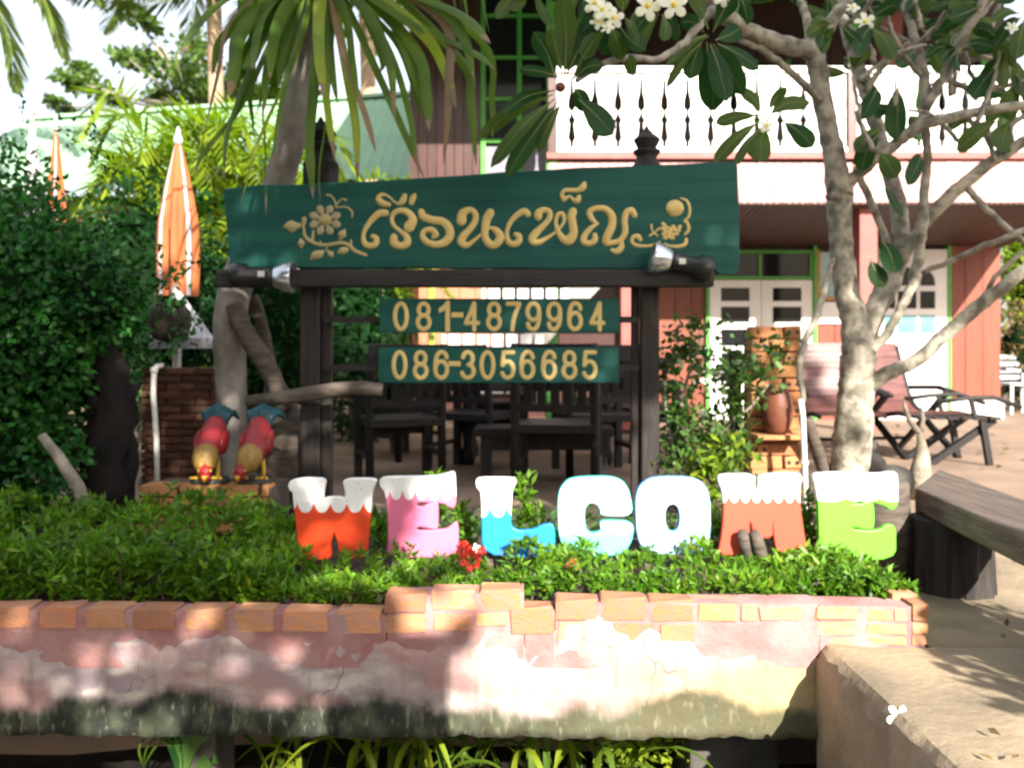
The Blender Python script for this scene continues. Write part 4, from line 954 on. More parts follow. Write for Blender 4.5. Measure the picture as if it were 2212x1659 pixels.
# white chair at the far right edge
wc = thing('white_chair', 'white garden chair at the right edge beside the red house corner', 'chair', (X(2196, 12.5), 12.5, G)); o0 = Vector((X(2196, 12.5), 12.5, G))
for sx in (-.2, .2):
    for sy in (-.2, .2):
        mb = MB(); mb.bar(o0+Vector((sx, sy, 0)), o0+Vector((sx*.9, sy*.9, .42)), .04); mb.obj('leg', MT['plastic_white'], wc)
mb = MB(); mb.box(o0+Vector((0, 0, .43)), (.46, .46, .035)); mb.obj('seat', MT['plastic_white'], wc, bevel=.01)
for k in range(4):
    mb = MB(); mb.bar(o0+Vector((-.2, .2+.03*k, .52+.1*k)), o0+Vector((.2, .2+.03*k, .52+.1*k)), .02, .06); mb.obj('back_slat', MT['plastic_white'], wc)
for sx in (-.22, .22):
    mb = MB(); mb.bar(o0+Vector((sx, .2, .43)), o0+Vector((sx, .32, .9)), .035); mb.obj('back_post', MT['plastic_white'], wc)
    mb = MB(); mb.bar(o0+Vector((sx*1.1, -.2, .64)), o0+Vector((sx*1.1, .24, .66)), .03, .05); mb.obj('armrest', MT['plastic_white'], wc)

# ================================================================== BRICK PIERS
def two_hole(parent, x, y, z, w_=.155, h=.062, end=False):
    share('brick', random.choice(BRKR), parent, (x, y, z), (0, 0, random.uniform(-.03, .03)), (w_, .12, h))
    if end:
        for s in (-1, 1):
            mb_ = MB(); mb_.lathe([(.011, -.001), (.011, .004)], (x+s*.022, y-.063, z), 8, 'y'); mb_.obj('brick_hole', MT['metal_dark'], parent)
pier = thing('brick_pier', 'orange hollow brick pier between the shrub and the frangipani trunk', 'pier', tuple(W(1675, 0, 4.5).xy) + (G,))
yp = 4.45
x0, x1 = X(1622, yp), X(1732, yp)
for j in range(18):
    z = .10 + j*.068
    if z > Zv(700, yp): break
    sh = .0 if j % 2 == 0 else 1
    if sh == 0:
        two_hole(pier, x0+.085, yp+.06, z, .165); two_hole(pier, x1-.045, yp+.06, z, .085, end=True)
    else:
        two_hole(pier, x0+.05, yp+.06, z, .09, end=True); two_hole(pier, x1-.09, yp+.06, z, .165)
mb = MB(); mb.box(((x0+x1)/2, yp+.10, .55), (x1-x0-.02, .15, 1.04)); mb.obj('mortar', MT['mortar_dark'], pier)
jar = thing('clay_jar', 'glazed brown clay jar standing in front of the orange brick pier', 'jar', tuple(W(1662, 0, 4.35).xy) + (.4,))
c = W(1680, 925, 4.36); s = PX(1, 4.36)
mb = MB(); mb.lathe([(s*16, -s*12), (s*24, -s*4), (s*31, s*20), (s*32, s*48), (s*27, s*72), (s*20, s*86), (s*23, s*92), (s*21, s*95), (s*15, s*90)], c, 20); mb.obj('body', MT['clay'], jar, True)
mb = MB(); mb.box((c.x, c.y+.06, c.z-s*18), (s*96, .22, s*9)); mb.obj('ledge', MT['brick_orange'], jar)
# dark timber leaning and door post next to pier
lp = MB(); lp.box((X(1590, 4.6), 4.62, .50), (.055, .06, .92)); o = lp.obj('timber_post', MT['bark_black'], None); tag(o, 'dark upright timber post left of the orange brick pier', 'post')
# white water pipes
def pipe(P, r, lab):
    root = thing('water_pipe', lab, 'pipe', (P[0].x, P[0].y, P[0].z), 'white plastic water pipes')
    mb_ = MB(); mb_.tube(P, r, 10); mb_.obj('tube', MT['pvc'], root, True)
    if len(P) > 3:
        mb_ = MB(); mb_.ball(P[-3], r*1.5, 8, 6); mb_.obj('elbow', MT['pvc'], root, True)
    return root
pipe([W(1741, 1120, 4.2), W(1738, 1000, 4.2), W(1734, 900, 4.2), W(1730, 862, 4.2)], PX(6, 4.2), 'white plastic pipe standing beside the orange brick pier')
pipe([W(340, 1060, 4.0), W(338, 950, 4.0), W(331, 850, 4.0), W(333, 800, 4.0), W(338, 792, 4.0), W(350, 790, 4.05)], PX(6, 4.0), 'white plastic pipe with a bent top beside the dark brick pillar')
# rooster pedestal, pillar
ped = thing('brick_pedestal', 'low brick pedestal under the two roosters', 'pedestal', (-1.35, 3.85, G))
yp = 3.62
for j, (t, b) in enumerate(((1049, 1072), (1076, 1099), (1103, 1126), (1130, 1150))):
    v = 300 if j % 2 == 0 else 255
    while v < 580:
        v1 = min(v+88, 585)
        if v1-v > 20: brick(max(v, 292), v1-7, t, b, ped, yp, .12, 0, BRKR)
        v += 88
a = W(295, 1052, yp); b = W(583, 1150, yp); mb = MB(); mb.box(((a.x+b.x)/2, yp+.17, (a.z+b.z)/2-.02), (b.x-a.x, .3, a.z-b.z+.02)); mb.obj('mortar', MT['mortar_dark'], ped)
brick_base = MB()
pil = thing('brick_pillar', 'tall dark weathered brick pillar behind the white pipe at the left', 'pillar', (-1.65, 4.5, G))
yp = 4.45
for j in range(17):
    t = 795 + j*16.5; v = 305 + (0 if j % 2 else 30)
    brick(305, v+22, t, t+13.5, pil, yp, .12, 0, BRKO)
    while v + 25 < 462:
        brick(v+25, min(v+85, 462), t, t+13.5, pil, yp, .12, 0, BRKO); v += 63
a = W(308, 797, yp); b = W(460, 1080, yp); mb = MB(); mb.box(((a.x+b.x)/2, yp+.12, (a.z+b.z)/2), (b.x-a.x, .18, a.z-b.z)); mb.obj('mortar', MT['mortar_dark'], pil)

# ================================================================== ROOSTERS
def rooster(vx, vbase, flip, lab, y=3.72, s=1.0):
    p0 = W(vx, vbase, y)
    root = thing('rooster_statue', lab, 'statue', p0, 'painted rooster statues on the brick pedestal')
    def P(x, yy, z): return p0 + Vector((x*flip*s, yy*s, z*s))
    mb_ = MB(); mb_.lathe([(.082, 0), (.085, .006), (.080, .022), (.02, .024)], p0, 18); mb_.obj('base', MT['base_dark'], root)
    path = [(0.006, .085, .262), (.003, .065, .245), (0, .035, .205), (0, -.005, .165), (0, -.04, .135), (.008, -.065, .11)]
    mb_ = MB(); mb_.tube(catmull([P(*q) for q in path], 4), np.interp(np.linspace(0, 1, 21), [0, .2, .45, .7, 1], [.030, .048, .060, .060, .050]), 16); mb_.obj('body', MT['rooster_red'], root, True)
    path = [(.0, -.045, .14), (.006, -.075, .112), (.012, -.10, .088), (.018, -.118, .07)]
    mb_ = MB(); mb_.tube(catmull([P(*q) for q in path], 4), np.interp(np.linspace(0, 1, 13), [0, .35, .7, 1], [.052, .056, .044, .024]), 16); mb_.obj('neck_feathers', MT['rooster_gold'], root, True)
    mb_ = MB(); mb_.ball(P(.026, -.132, .062), (.027*s, .03*s, .032*s), 12, 8); hd = mb_.obj('head', MT['rooster_red'], root, True)
    mb_ = MB()
    for k in range(4): mb_.ball(P(.022+.002*k, -.125-.010*k, .092-.006*k), (.006*s, .012*s, .016*s), 8, 6)
    mb_.obj('comb', MT['rooster_red'], hd, True)
    mb_ = MB(); mb_.lathe([(.012*s, .0), (.010*s, -.012*s), (.003*s, -.03*s)], P(.03, -.155, .052), 10); mb_.obj('beak', MT['rooster_yellow'], hd, True)
    for sg in (-1, 1):
        mb_ = MB(); mb_.ball(P(.03+sg*.012, -.150, .042), (.009*s, .007*s, .016*s), 8, 6); mb_.obj('wattle', MT['rooster_red'], hd, True)
        mb_ = MB(); mb_.ball(P(.026+sg*.024, -.14, .070), .006*s, 8, 6); mb_.obj('eye', MT['rooster_yellow'], hd, True)
        mb_ = MB(); mb_.ball(P(sg*.056, .02, .175), (.016*s, .065*s, .042*s), 12, 8, Matrix.Rotation(R(40), 3, 'X')); mb_.obj('wing', MT['rooster_red'], root, True)
        mb_ = MB(); mb_.tube([P(sg*.035, -.01, .11), P(sg*.04, -.015, .06), P(sg*.042, -.02, .02)], .009*s, 8)
        for a in (-.025, 0, .025): mb_.tube([P(sg*.042, -.02, .027), P(sg*.042+a, -.06, .026)], .006*s, 6)
        mb_.obj('leg', MT['rooster_yellow'], root, True)
    for k in range(7):
        a = (k-3)*.22; q0 = P(a*.05, .07, .235)
        pts = catmull([q0, P(a*.07, .085, .30-.006*abs(k-3)), P(a*.10-.004, .12, .325-.010*abs(k-3)), P(a*.12-.006, .16, .30-.012*abs(k-3))], 5)
        mb_ = MB(); mb_.tube(pts, np.interp(np.linspace(0, 1, len(pts)), [0, .3, .7, 1], [.014, .020, .015, .005]), 8); mb_.obj('tail_feather', MT['rooster_teal'], root, True)
    return root
rooster(454, 1042, 1, 'left rooster statue bending down to peck, gold neck and teal tail')
rooster(552, 1042, -1, 'right rooster statue bending down to peck beside the grey trunk')

# ================================================================== UMBRELLAS
def umbrella(vx, vt, vb, y, lab, whites, rpx, m='canvas_orange'):
    t = W(vx, vt, y); b = W(vx, vb, y); H = t.z - b.z
    root = thing('patio_umbrella', lab, 'umbrella', (t.x, y, G), 'closed patio umbrellas')
    n = 48; rows = 14; V = []; Fc = []; mi = []
    prof = np.interp(np.linspace(0, 1, rows), [0, .03, .25, .55, .8, 1], [.06, .18, .55, .95, 1.0, .93])*PX(rpx, y)
    for i in range(rows):
        for k in range(n):
            an = 2*math.pi*k/n; f_ = 1 + .16*math.sin(an*8+.6)*min(1, i/4)
            V.append((t.x+prof[i]*f_*math.cos(an), y+prof[i]*f_*math.sin(an), t.z-H*i/(rows-1)))
    for i in range(rows-1):
        for k in range(n):
            k2 = (k+1) % n; Fc.append([i*n+k, i*n+k2, (i+1)*n+k2, (i+1)*n+k]); mi.append(1 if (k*360/n) // 15 in whites else 0)
    mesh_obj('canopy', V, Fc, [MT[m], MT['canvas_white']], root, True, mi)
    mb_ = MB(); mb_.lathe([(.03, -.04), (.03, .0), (.018, .02), (.012, .06), (.004, .08)], t, 10); mb_.obj('finial', MT['pvc'], root, True)
    mb_ = MB(); mb_.tube([(t.x, y, G), (t.x, y, b.z+.1)], .02, 8); mb_.obj('pole', MT['pvc'], root, True)
    mb_ = MB(); mb_.lathe([(.25, G), (.25, G+.06), (.05, G+.1)], (t.x, y, 0), 16); mb_.obj('base', MT['stone'], root)
    return root
umbrella(385, 300, 640, 5.8, 'closed orange umbrella with white stripes, tallest one by the clipped bush', (15, 21), 40)
umbrella(121, 272, 700, 7.0, 'closed orange umbrella poking up behind the round clipped bush', (19,), 24)
u = umbrella(70, 240, 720, 8.5, 'faded pinkish closed umbrella at the far left above the bush', (), 22, 'canvas_white')
wt = thing('white_canopy', 'white pointed cloth canopy beside the orange umbrella foot', 'canopy', tuple(W(400, 0, 5.6).xy) + (G,))
ap = W(392, 618, 5.6); V = [ap + Vector((0, -.1, 0))]; r_ = [W(322, 730, 5.2), W(462, 730, 5.2), W(455, 722, 5.7), W(330, 722, 5.7)]; V += r_ + [p - Vector((0, 0, .065)) for p in r_]
mesh_obj('cloth', V, [[0, 1, 2], [0, 2, 3], [0, 3, 4], [0, 4, 1], [1, 5, 6, 2], [2, 6, 7, 3], [3, 7, 8, 4], [4, 8, 5, 1]], MT['canvas_white'], wt)
mb = MB(); mb.tube([(ap.x, ap.y-.1, G), (ap.x, ap.y-.1, ap.z)], .02, 8); mb.obj('pole', MT['pvc'], wt)
hp = thing('hanging_pot', 'round brown coir pot hanging in front of the white canopy', 'pot', W(366, 740, 5.0))
c = W(366, 695, 5.0); s = PX(1, 5.0); mb = MB(); mb.lathe([(s*12, -s*44), (s*34, -s*36), (s*46, -s*8), (s*44, s*20), (s*30, s*40), (s*26, s*36)], c, 18); mb.obj('pot', MT['coir'], hp, True)
mb = MB(); mb.tube([c + Vector((0, 0, s*30)), c + Vector((0, 0, s*200))], .004, 5); mb.obj('wire', MT['metal_dark'], hp)

# ================================================================== BENCH, LOGS on the right
be = thing('plank_bench', 'long weathered plank bench on a dark log in front of the yard at the right', 'bench', (1.65, 3.0, G))
mb = MB(); V = [(1.575, 3.33, .325), (1.44, 2.05, .325), (1.72, 2.05, .325), (1.94, 3.87, .325)]
V = V + [(x, y, z+.095) for x, y, z in V]; mb.add(V, [[0, 1, 2, 3], [4, 7, 6, 5], [0, 4, 5, 1], [1, 5, 6, 2], [2, 6, 7, 3], [3, 7, 4, 0]])
mb.obj('plank', MT['bench_wood'], be, bevel=.01)
prof = [(.15, G-.01), (.145, .12), (.14, .22), (.145, .323)]
mb = MB(); mb.lathe(prof, (1.66, 3.22, 0), 34); mb.v = [(x + .008*math.sin((k % 34)*2.7), y_ + .008*math.sin((k % 34)*1.9), z) for k, (x, y_, z) in enumerate(mb.v)]; mb.obj('log_leg', MT['log_dark'], be)
mb = MB(); mb.lathe(prof, (1.58, 2.25, 0), 34); mb.obj('log_leg', MT['log_dark'], be)
lg = thing('log_round', 'short brown sawn log standing between the green E and the bench', 'log', (1.23*3.0/2.9, 3.16, G))
mb = MB(); mb.lathe([(.10, G), (.095, .3), (.09, .44), (.085, .45), (.01, .452)], (1.44, 3.30, 0), 16); mb.obj('stem', MT['driftwood'], lg, True)
# antler like bare stump and stones by the path
st = thing('bare_stump', 'small pale swollen stump with two bare twigs in front of the lounge chair', 'stump', tuple(W(1985, 0, 5.2).xy) + (G,))
q = lambda x, y_: W(x, y_, 5.2)
mb = MB(); mb.tube([q(1985, 1080), q(1988, 1020), q(1992, 985), q(1990, 955), q(1985, 930)], [PX(21, 5.2), PX(22, 5.2), PX(16, 5.2), PX(9, 5.2), PX(6, 5.2)], 10)
mb.tube([q(1986, 935), q(1965, 910), q(1955, 880), q(1952, 862)], [PX(7, 5.2), PX(6, 5.2), PX(4, 5.2), PX(2, 5.2)], 7); mb.tube([q(1988, 935), q(1994, 905), q(1990, 880)], [PX(6, 5.2), PX(5, 5.2), PX(3, 5.2)], 7)
mb.obj('stem', MT['bark_grey'], st, True)
for k, (vx, vy, r, y) in enumerate(((1870, 1012, 34, 5.0), (1930, 1040, 30, 4.6), (1858, 960, 26, 5.6))):
    c = W(vx, vy, y); me_ = MB(); d = 1
    me_.ball(c, (PX(r*1.4, y), PX(r, y), PX(r, y)), 12, 8); me_.v = [tuple(np.array(p) + np.random.default_rng(k).normal(0, .012, 3)*0 + .02*np.sin(np.array(p)*23+k)) for p in me_.v]
    o = me_.obj('garden_stone', MT['stone'], None, True); tag(o, ('grey boulder right behind the frangipani trunk foot', 'low brown stone just above the green E', 'small grey stone beside the lounge chair legs')[k], 'stone', 'stones around the frangipani tree')
lean = MB(); lean.tube([W(1800, 1060, 4.4), W(1775, 1000, 4.4), W(1758, 950, 4.35), W(1745, 905, 4.3)], [PX(16, 4.4), PX(15, 4.4), PX(13, 4.4), PX(10, 4.4)], 9)
o = lean.obj('leaning_branch', MT['driftwood'], None, True); tag(o, 'short cut branch leaning against the frangipani trunk by the pipe', 'branch')
# cut branch in front of the red M
cb = MB(); y = 3.04
cb.tube([W(1622, 1215, y), W(1612, 1185, y), W(1606, 1160, y), W(1604, 1145, y)], [PX(11, y), PX(13, y), PX(14, y), PX(10, y)], 10)
cb.tube([W(1650, 1215, y-.02), W(1640, 1185, y-.02), W(1634, 1160, y-.02), W(1628, 1146, y-.02)], [PX(12, y), PX(15, y), PX(13, y), PX(9, y)], 10)
o = cb.obj('cut_branch', MT['driftwood'], None, True); tag(o, 'stubby brown forked branch leaning on the left leg of the red M', 'branch')
# driftwood and rail behind the roosters
dw = MB(); y = 4.3
dw.tube([W(640, 1080, y), W(640, 1000, y), W(622, 930, y), W(600, 860, y), (W(585, 800, y))], [PX(52, y), PX(58, y), PX(50, y), PX(30, y), PX(14, y)], 12, bump=.12)
dw.tube([W(590, 1060, y-.05), W(610, 980, y-.05), W(640, 905, y-.05)], [PX(30, y), PX(34, y), PX(18, y)], 10, bump=.12)
o = dw.obj('driftwood_stump', MT['driftwood'], None, True); tag(o, 'gnarled grey brown driftwood stump between the right rooster and the sign post', 'stump')
lr = MB(); y = 3.9
lr.tube([W(535, 868, y), W(640, 855, y), W(720, 842, y), W(780, 838, y), W(826, 842, y)], [PX(14, y), PX(16, y), PX(17, y), PX(16, y), PX(14, y)], 10, bump=.05)
o = lr.obj('driftwood_rail', MT['driftwood'], None, True); tag(o, 'horizontal driftwood log crossing the left sign post', 'log')

# ================================================================== VEGETATION
def vec(*a): return np.array(a, float)
# ---- low ixora hedge
def hedge(label, x0, x1, y0, y1, hfun, n, nl=8, L=.048, wd=.017, flowers=(), gaps=0.0, stems=40, seed=1, low=.12):
    r = np.random.default_rng(seed)
    root = thing('ixora_hedge', label, 'hedge', ((x0+x1)/2, (y0+y1)/2, .14), 'clipped ixora hedges in the flower bed')
    P = []; A = []
    while len(P) < n:
        x = r.uniform(x0, x1); y = r.uniform(y0, y1)
        if gaps and (math.sin(x*19+seed) + math.sin(x*33+y*14+seed*2)) > 2 - 2.2*gaps: continue
        h = hfun(x, y); 
        if h < .04: continue
        u = r.random()
        if u < .55: z = .15 + h*(1 - .18*r.random())
        else:
            z = .15 + h*r.uniform(low, .95); y = y0 + (y1-y0)*.25*r.random()**2 + .02*math.sin(x*15)
        P.append((x, y, z)); A.append((r.normal(0, .45), r.normal(-.45, .45), 1.0 if u < .55 else r.uniform(.2, .9)))
    C, D, LL, WW = rosettes(np.array(P), np.array(A), nl, L, wd)
    sel = r.random(len(C)) < .07
    leaves('foliage', C[~sel], D[~sel], LL[~sel], WW[~sel], MT['leaf_ixora'], root)
    leaves('yellowing_foliage', C[sel], D[sel], LL[sel]*.9, WW[sel]*1.1, MT['leaf_yellow'], root)
    mb_ = MB()
    for k in range(stems):
        q = P[int(r.integers(len(P)))]; mb_.tube([(q[0]+r.normal(0, .02), q[1]+.02, .12), (q[0]+r.normal(0, .01), q[1]+.01, (q[2]+.15)/2), (q[0], q[1]+.005, q[2]-.02)], .0035, 5)
    st_ = mb_.obj('stems', MT['driftwood'], root); st_['kind'] = 'stuff'
    for fx, fy, y, s in flowers:
        c = W(fx, fy, y); d = sphere_dirs(70); d[:, 1] = -abs(d[:, 1])*1.0; d[:, 2] += .25
        leaves('flower_head', np.asarray(c) + d*s*.7, d + rng.normal(0, .5, d.shape), s*.65, s*.45, MT['ixora_red'], root)
    return root
hedge('thick dark green clipped hedge filling the left half of the flower bed', -2.4, -.72, 2.69, 3.34,
      lambda x, y: .19*(.72 + .6*(y-2.69)/.65) * (1 + .12*math.sin(x*9) + .08*math.sin(x*23+1)) * (1.0 if x < -.95 else max(.45, 1-(x+.95)*2.4)), 1750, nl=8, seed=2)
hedge('thin low leafy row in front of the letters from W to O with red blossoms', -.80, .70, 2.67, 3.03,
      lambda x, y: (.080 + .018*math.sin(x*11) + .012*math.sin(x*31)) * (.8 + .5*(y-2.67)/.36) * (1.15 if x > -.1 else .95), 760, nl=8, L=.040, wd=.015, gaps=.22, low=.4, stems=140,
      flowers=((1016, 1213, 2.80, .031), (1000, 1186, 2.93, .024), (1238, 1223, 2.78, .020), (1041, 1190, 2.95, .014)), seed=3)
hedge('bright sunlit leafy clump at the right end of the bed below the lime E', .75, 1.27, 2.68, 3.02,
      lambda x, y: (.088 + .02*math.sin(x*13)) * (.8 + .4*(y-2.68)/.34) * (1 if x < 1.15 else .85), 360, nl=8, L=.045, wd=.017, gaps=.12, low=.3, stems=70, seed=4)
# single upright shoots behind the letters
def sprig(vx, vb, vt, y, lab, wd=.10, n=26, m='leaf_ixora'):
    a = W(vx, vb, y); b = W(vx, vt, y); root = thing('leafy_shoot', lab, 'plant', (a.x, y, a.z), 'upright shoots between the letters')
    t = rng.random(n)**.8; P = np.array([(a.x + rng.normal(0, .012), y + rng.normal(0, .02), a.z + (b.z-a.z)*q) for q in t])
    A = np.c_[rng.normal(0, .5, n), rng.normal(-.2, .5, n), np.full(n, 1.0)]
    C, D, LL, WW = rosettes(P, A, 6, wd*.62, wd*.17); leaves('foliage', C, D, LL, WW, MT[m], root)
    mb_ = MB(); mb_.tube([a, (a+b)/2 + Vector((.008, 0, 0)), b], .004, 5); mb_.obj('stem', MT['driftwood'], root)
sprig(1134, 1200, 1025, 3.32, 'leafy shoot standing between the blue L and the turquoise C')
sprig(1000, 1200, 1085, 3.30, 'leafy shoot between the pink E and the blue L')
sprig(945, 1120, 1020, 3.5, 'leafy tip rising above the top of the pink E')
sprig(818, 1200, 1110, 3.3, 'leafy shoot between the orange W and the pink E')
sprig(1745, 1200, 1065, 3.25, 'leafy shoot between the red M and the lime E')
sprig(1552, 1200, 1110, 3.28, 'leafy shoot between the white O and the red M')
sprig(1160, 1200, 1090, 3.25, 'smaller leafy shoot right beside the foot of the blue L', n=16)
sprig(1640, 1090, 1035, 3.4, 'pale leafy tip in the notch of the red M', n=14)
sprig(600, 1200, 1090, 3.45, 'leafy shoot at the corner of the rooster pedestal')
sprig(545, 1180, 1080, 3.40, 'leafy shoot in front of the rooster pedestal bricks')
# leafy ground cover behind the letters
P, d = blob(420, (.1, 3.75, .17), (1.1, .45, .08), 5, .9); C, D, LL, WW = rosettes(P, d*.4 + vec(0, 0, 1), 6, .05, .018)
o = leaves('ground_cover', C, D, LL, WW, MT['leaf_shrub']); tag(o, 'low leafy ground cover behind the letters', 'plants', kind='stuff')
# ---- dry leaves on soil
n = 500; C = np.c_[rng.uniform(-1.7, 1.2, n), rng.uniform(2.64, 3.2, n), np.full(n, .155)]
o = leaves('leaf_litter', C, rng.normal(0, 1, (n, 3))*vec(1, 1, .2), .03, .012, MT['leaf_dry']); tag(o, 'dry leaf litter on the flower bed soil', 'leaves', kind='stuff')

# ---- round clipped bush at left
bush = thing('clipped_bush', 'big dark green rounded clipped bush filling the left side', 'bush', (-2.35, 4.2, .15))
parts_ = [((-3.02, 4.35, 1.0), (1.05, .8, 1.14)), ((-2.48, 4.1, 1.02), (.55, .62, .72)), ((-2.30, 4.0, 1.08), (.40, .45, .50)), ((-2.02, 4.0, 1.22), (.26, .28, .26)), ((-2.70, 3.75, .50), (.72, .4, .46))]
Cs = []; Ds = []
for i, (c, r) in enumerate(parts_):
    P, d = blob([17000, 9000, 5000, 2000, 6000][i], c, r, 20+i, .20, .10, 4); Cs.append(P); Ds.append(d)
C = np.concatenate(Cs); D = np.concatenate(Ds)
keep = (C[:, 1] < 4.6) & (C[:, 2] > .1); C = C[keep]; D = D[keep]
leaves('foliage', C, D*.55 + rng.normal(0, .6, D.shape), rng.uniform(.028, .050, len(C)), rng.uniform(.019, .032, len(C)), MT['leaf_box'], bush, up=D[0]*0+vec(0, -1, .6))
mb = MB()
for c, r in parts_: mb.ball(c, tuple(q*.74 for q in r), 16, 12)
mb.obj('dark_filler', MT['core_dark'], bush, True)  # added dark balls that block the view through the leaves
mb = MB(); y = 3.45; mb.tube([W(90, 940, y), W(125, 985, y), W(168, 1050, y), W(178, 1075, y), W(165, 1150, y)], [PX(9, y), PX(12, y), PX(14, y), PX(15, y), PX(14, y)], 10)
mb.obj('branch', MT['bark_grey'], bush, True)
n = 60; P = np.c_[rng.uniform(-1.95, -1.6, n), rng.uniform(4, 4.3, n), rng.uniform(1.4, 1.75, n)]
for k in range(9):
    vx = (220, 235, 205, 185, 150, 240, 195, 120, 40)[k]; b = W(vx, (400, 440, 360, 340, 315, 470, 350, 300, 300)[k], 4.2); L_ = .13 + .1*rng.random()
    q = np.array(b) + np.linspace(0, 1, 14)[:, None]*vec(.03, 0, L_); leaves('sprig', q + rng.normal(0, .008, q.shape), rng.normal(0, 1, q.shape) + vec(0, 0, .6), .035, .016, MT['leaf_dark'], bush)['kind'] = 'stuff'
tw = []
for (vx, vy) in ((345, 560), (375, 600), (410, 585), (350, 620), (400, 640), (430, 560), (330, 700), (360, 760), (420, 720), (340, 520), (385, 650), (440, 690)):
    b_ = np.array(W(vx-70, vy+25, 4.2)); e_ = np.array(W(vx, vy, 4.0)); tw.append(b_ + (e_-b_)*rng.random(26)[:, None]**.6 + rng.normal(0, .022, (26, 3)))
tw = np.concatenate(tw); tw_ = leaves('twigs', tw, rng.normal(0, 1, tw.shape), .042, .022, MT['leaf_box'], bush); tw_['kind'] = 'stuff'
# charred stump
cs = thing('charred_stump', 'black hollow tree stump in the shade under the clipped bush', 'stump', tuple(W(235, 0, 3.7).xy) + (.15,))
y = 4.05; mb = MB(); mb.tube(catmull([W(225, 1110, y), W(232, 1040, y), W(240, 960, y), W(250, 880, y), W(240, 800, y), W(220, 740, y)], 3), np.interp(np.linspace(0, 1, 16), [0, .2, .6, 1], [PX(62, y), PX(52, y), PX(42, y), PX(24, y)]), 16, bump=.22); mb.obj('trunk', MT['bark_black'], cs, True)
mb = MB(); mb.tube(catmull([W(200, 1100, y), W(190, 1000, y), W(205, 900, y), W(190, 800, y)], 3), PX(18, y), 9, bump=.2); mb.tube(catmull([W(262, 1100, y), W(285, 1010, y), W(272, 920, y), W(285, 830, y)], 3), PX(15, y), 9, bump=.2); mb.obj('root', MT['bark_black'], cs, True)
# undergrowth in the dark left middle
def shrub(name, label, cat, c, rad, n, L, wd, m, core=.6, stem=True, seed=1, group=None, amp=.25, shell=.5):
    root = thing(name, label, cat, (c[0], c[1], max(G, c[2]-rad[2]*1.1)), group)
    P, d = blob(n, c, rad, seed, shell, amp); k = P[:, 2] > G; P = P[k]; d = d[k]
    leaves('foliage', P, d*.7 + rng.normal(0, .6, d.shape), L*rng.uniform(.6, 1.2, len(P)), wd*rng.uniform(.7, 1.2, len(P)), MT[m], root, T=T4)
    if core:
        mb_ = MB(); mb_.ball(c, tuple(q*core for q in rad), 12, 9); mb_.obj('dark_filler', MT['core_dark'], root, True)  # dark ball added as filler so nothing shows through the foliage
    if stem:
        mb_ = MB()
        for k in range(4): mb_.tube([(c[0]+.03*k-.05, c[1], G-.05), (c[0]+.05*(k-1.5), c[1]+.02*k, c[2]*.6+.1), (c[0]+rad[0]*.5*(k-1.5)/1.5, c[1], c[2]+rad[2]*.4)], [.022, .016, .008], 6)
        mb_.obj('stem', MT['bark_grey'], root, True)
    return root
q = lambda vx, vy, y: tuple(W(vx, vy, y))
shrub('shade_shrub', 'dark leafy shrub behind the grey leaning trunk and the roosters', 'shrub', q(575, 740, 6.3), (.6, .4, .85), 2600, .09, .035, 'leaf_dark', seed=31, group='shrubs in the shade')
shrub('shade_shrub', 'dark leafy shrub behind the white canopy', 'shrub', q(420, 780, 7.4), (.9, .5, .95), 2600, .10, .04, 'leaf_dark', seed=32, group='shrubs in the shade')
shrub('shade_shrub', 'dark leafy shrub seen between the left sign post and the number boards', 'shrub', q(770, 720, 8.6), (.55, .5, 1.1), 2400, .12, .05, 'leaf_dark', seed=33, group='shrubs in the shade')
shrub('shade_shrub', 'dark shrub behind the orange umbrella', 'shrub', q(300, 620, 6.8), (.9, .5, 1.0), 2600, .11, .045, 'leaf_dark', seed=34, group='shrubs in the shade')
shrub('shade_shrub', 'green leafy shrub left of the staircase foot', 'shrub', q(860, 830, 7.6), (.25, .25, .45), 900, .09, .03, 'leaf_shrub', seed=35, group='shrubs in the shade')
# screw pine leaf clump on ground (bright straps at 430,850)
cl = thing('strap_leaf_plant', 'clump of green strap leaves left of the grey leaning trunk', 'plant', tuple(W(440, 0, 4.9).xy) + (G,))
for k in range(12):
    b = W(440 + rng.normal(0, 8), 1000, 4.9); t = W(440 + rng.normal(0, 32), rng.uniform(780, 870), 4.8); m_ = (b+t)/2 + Vector((rng.normal(0, .02), 0, .08))
    mb = MB(); mb.strap(catmull([b, m_, t], 4), [.03, .035, .04, .04, .04, .035, .03, .02, .004]); mb.obj('leaf', MT['leaf_strap' if k % 2 else 'leaf_yellow'], cl)

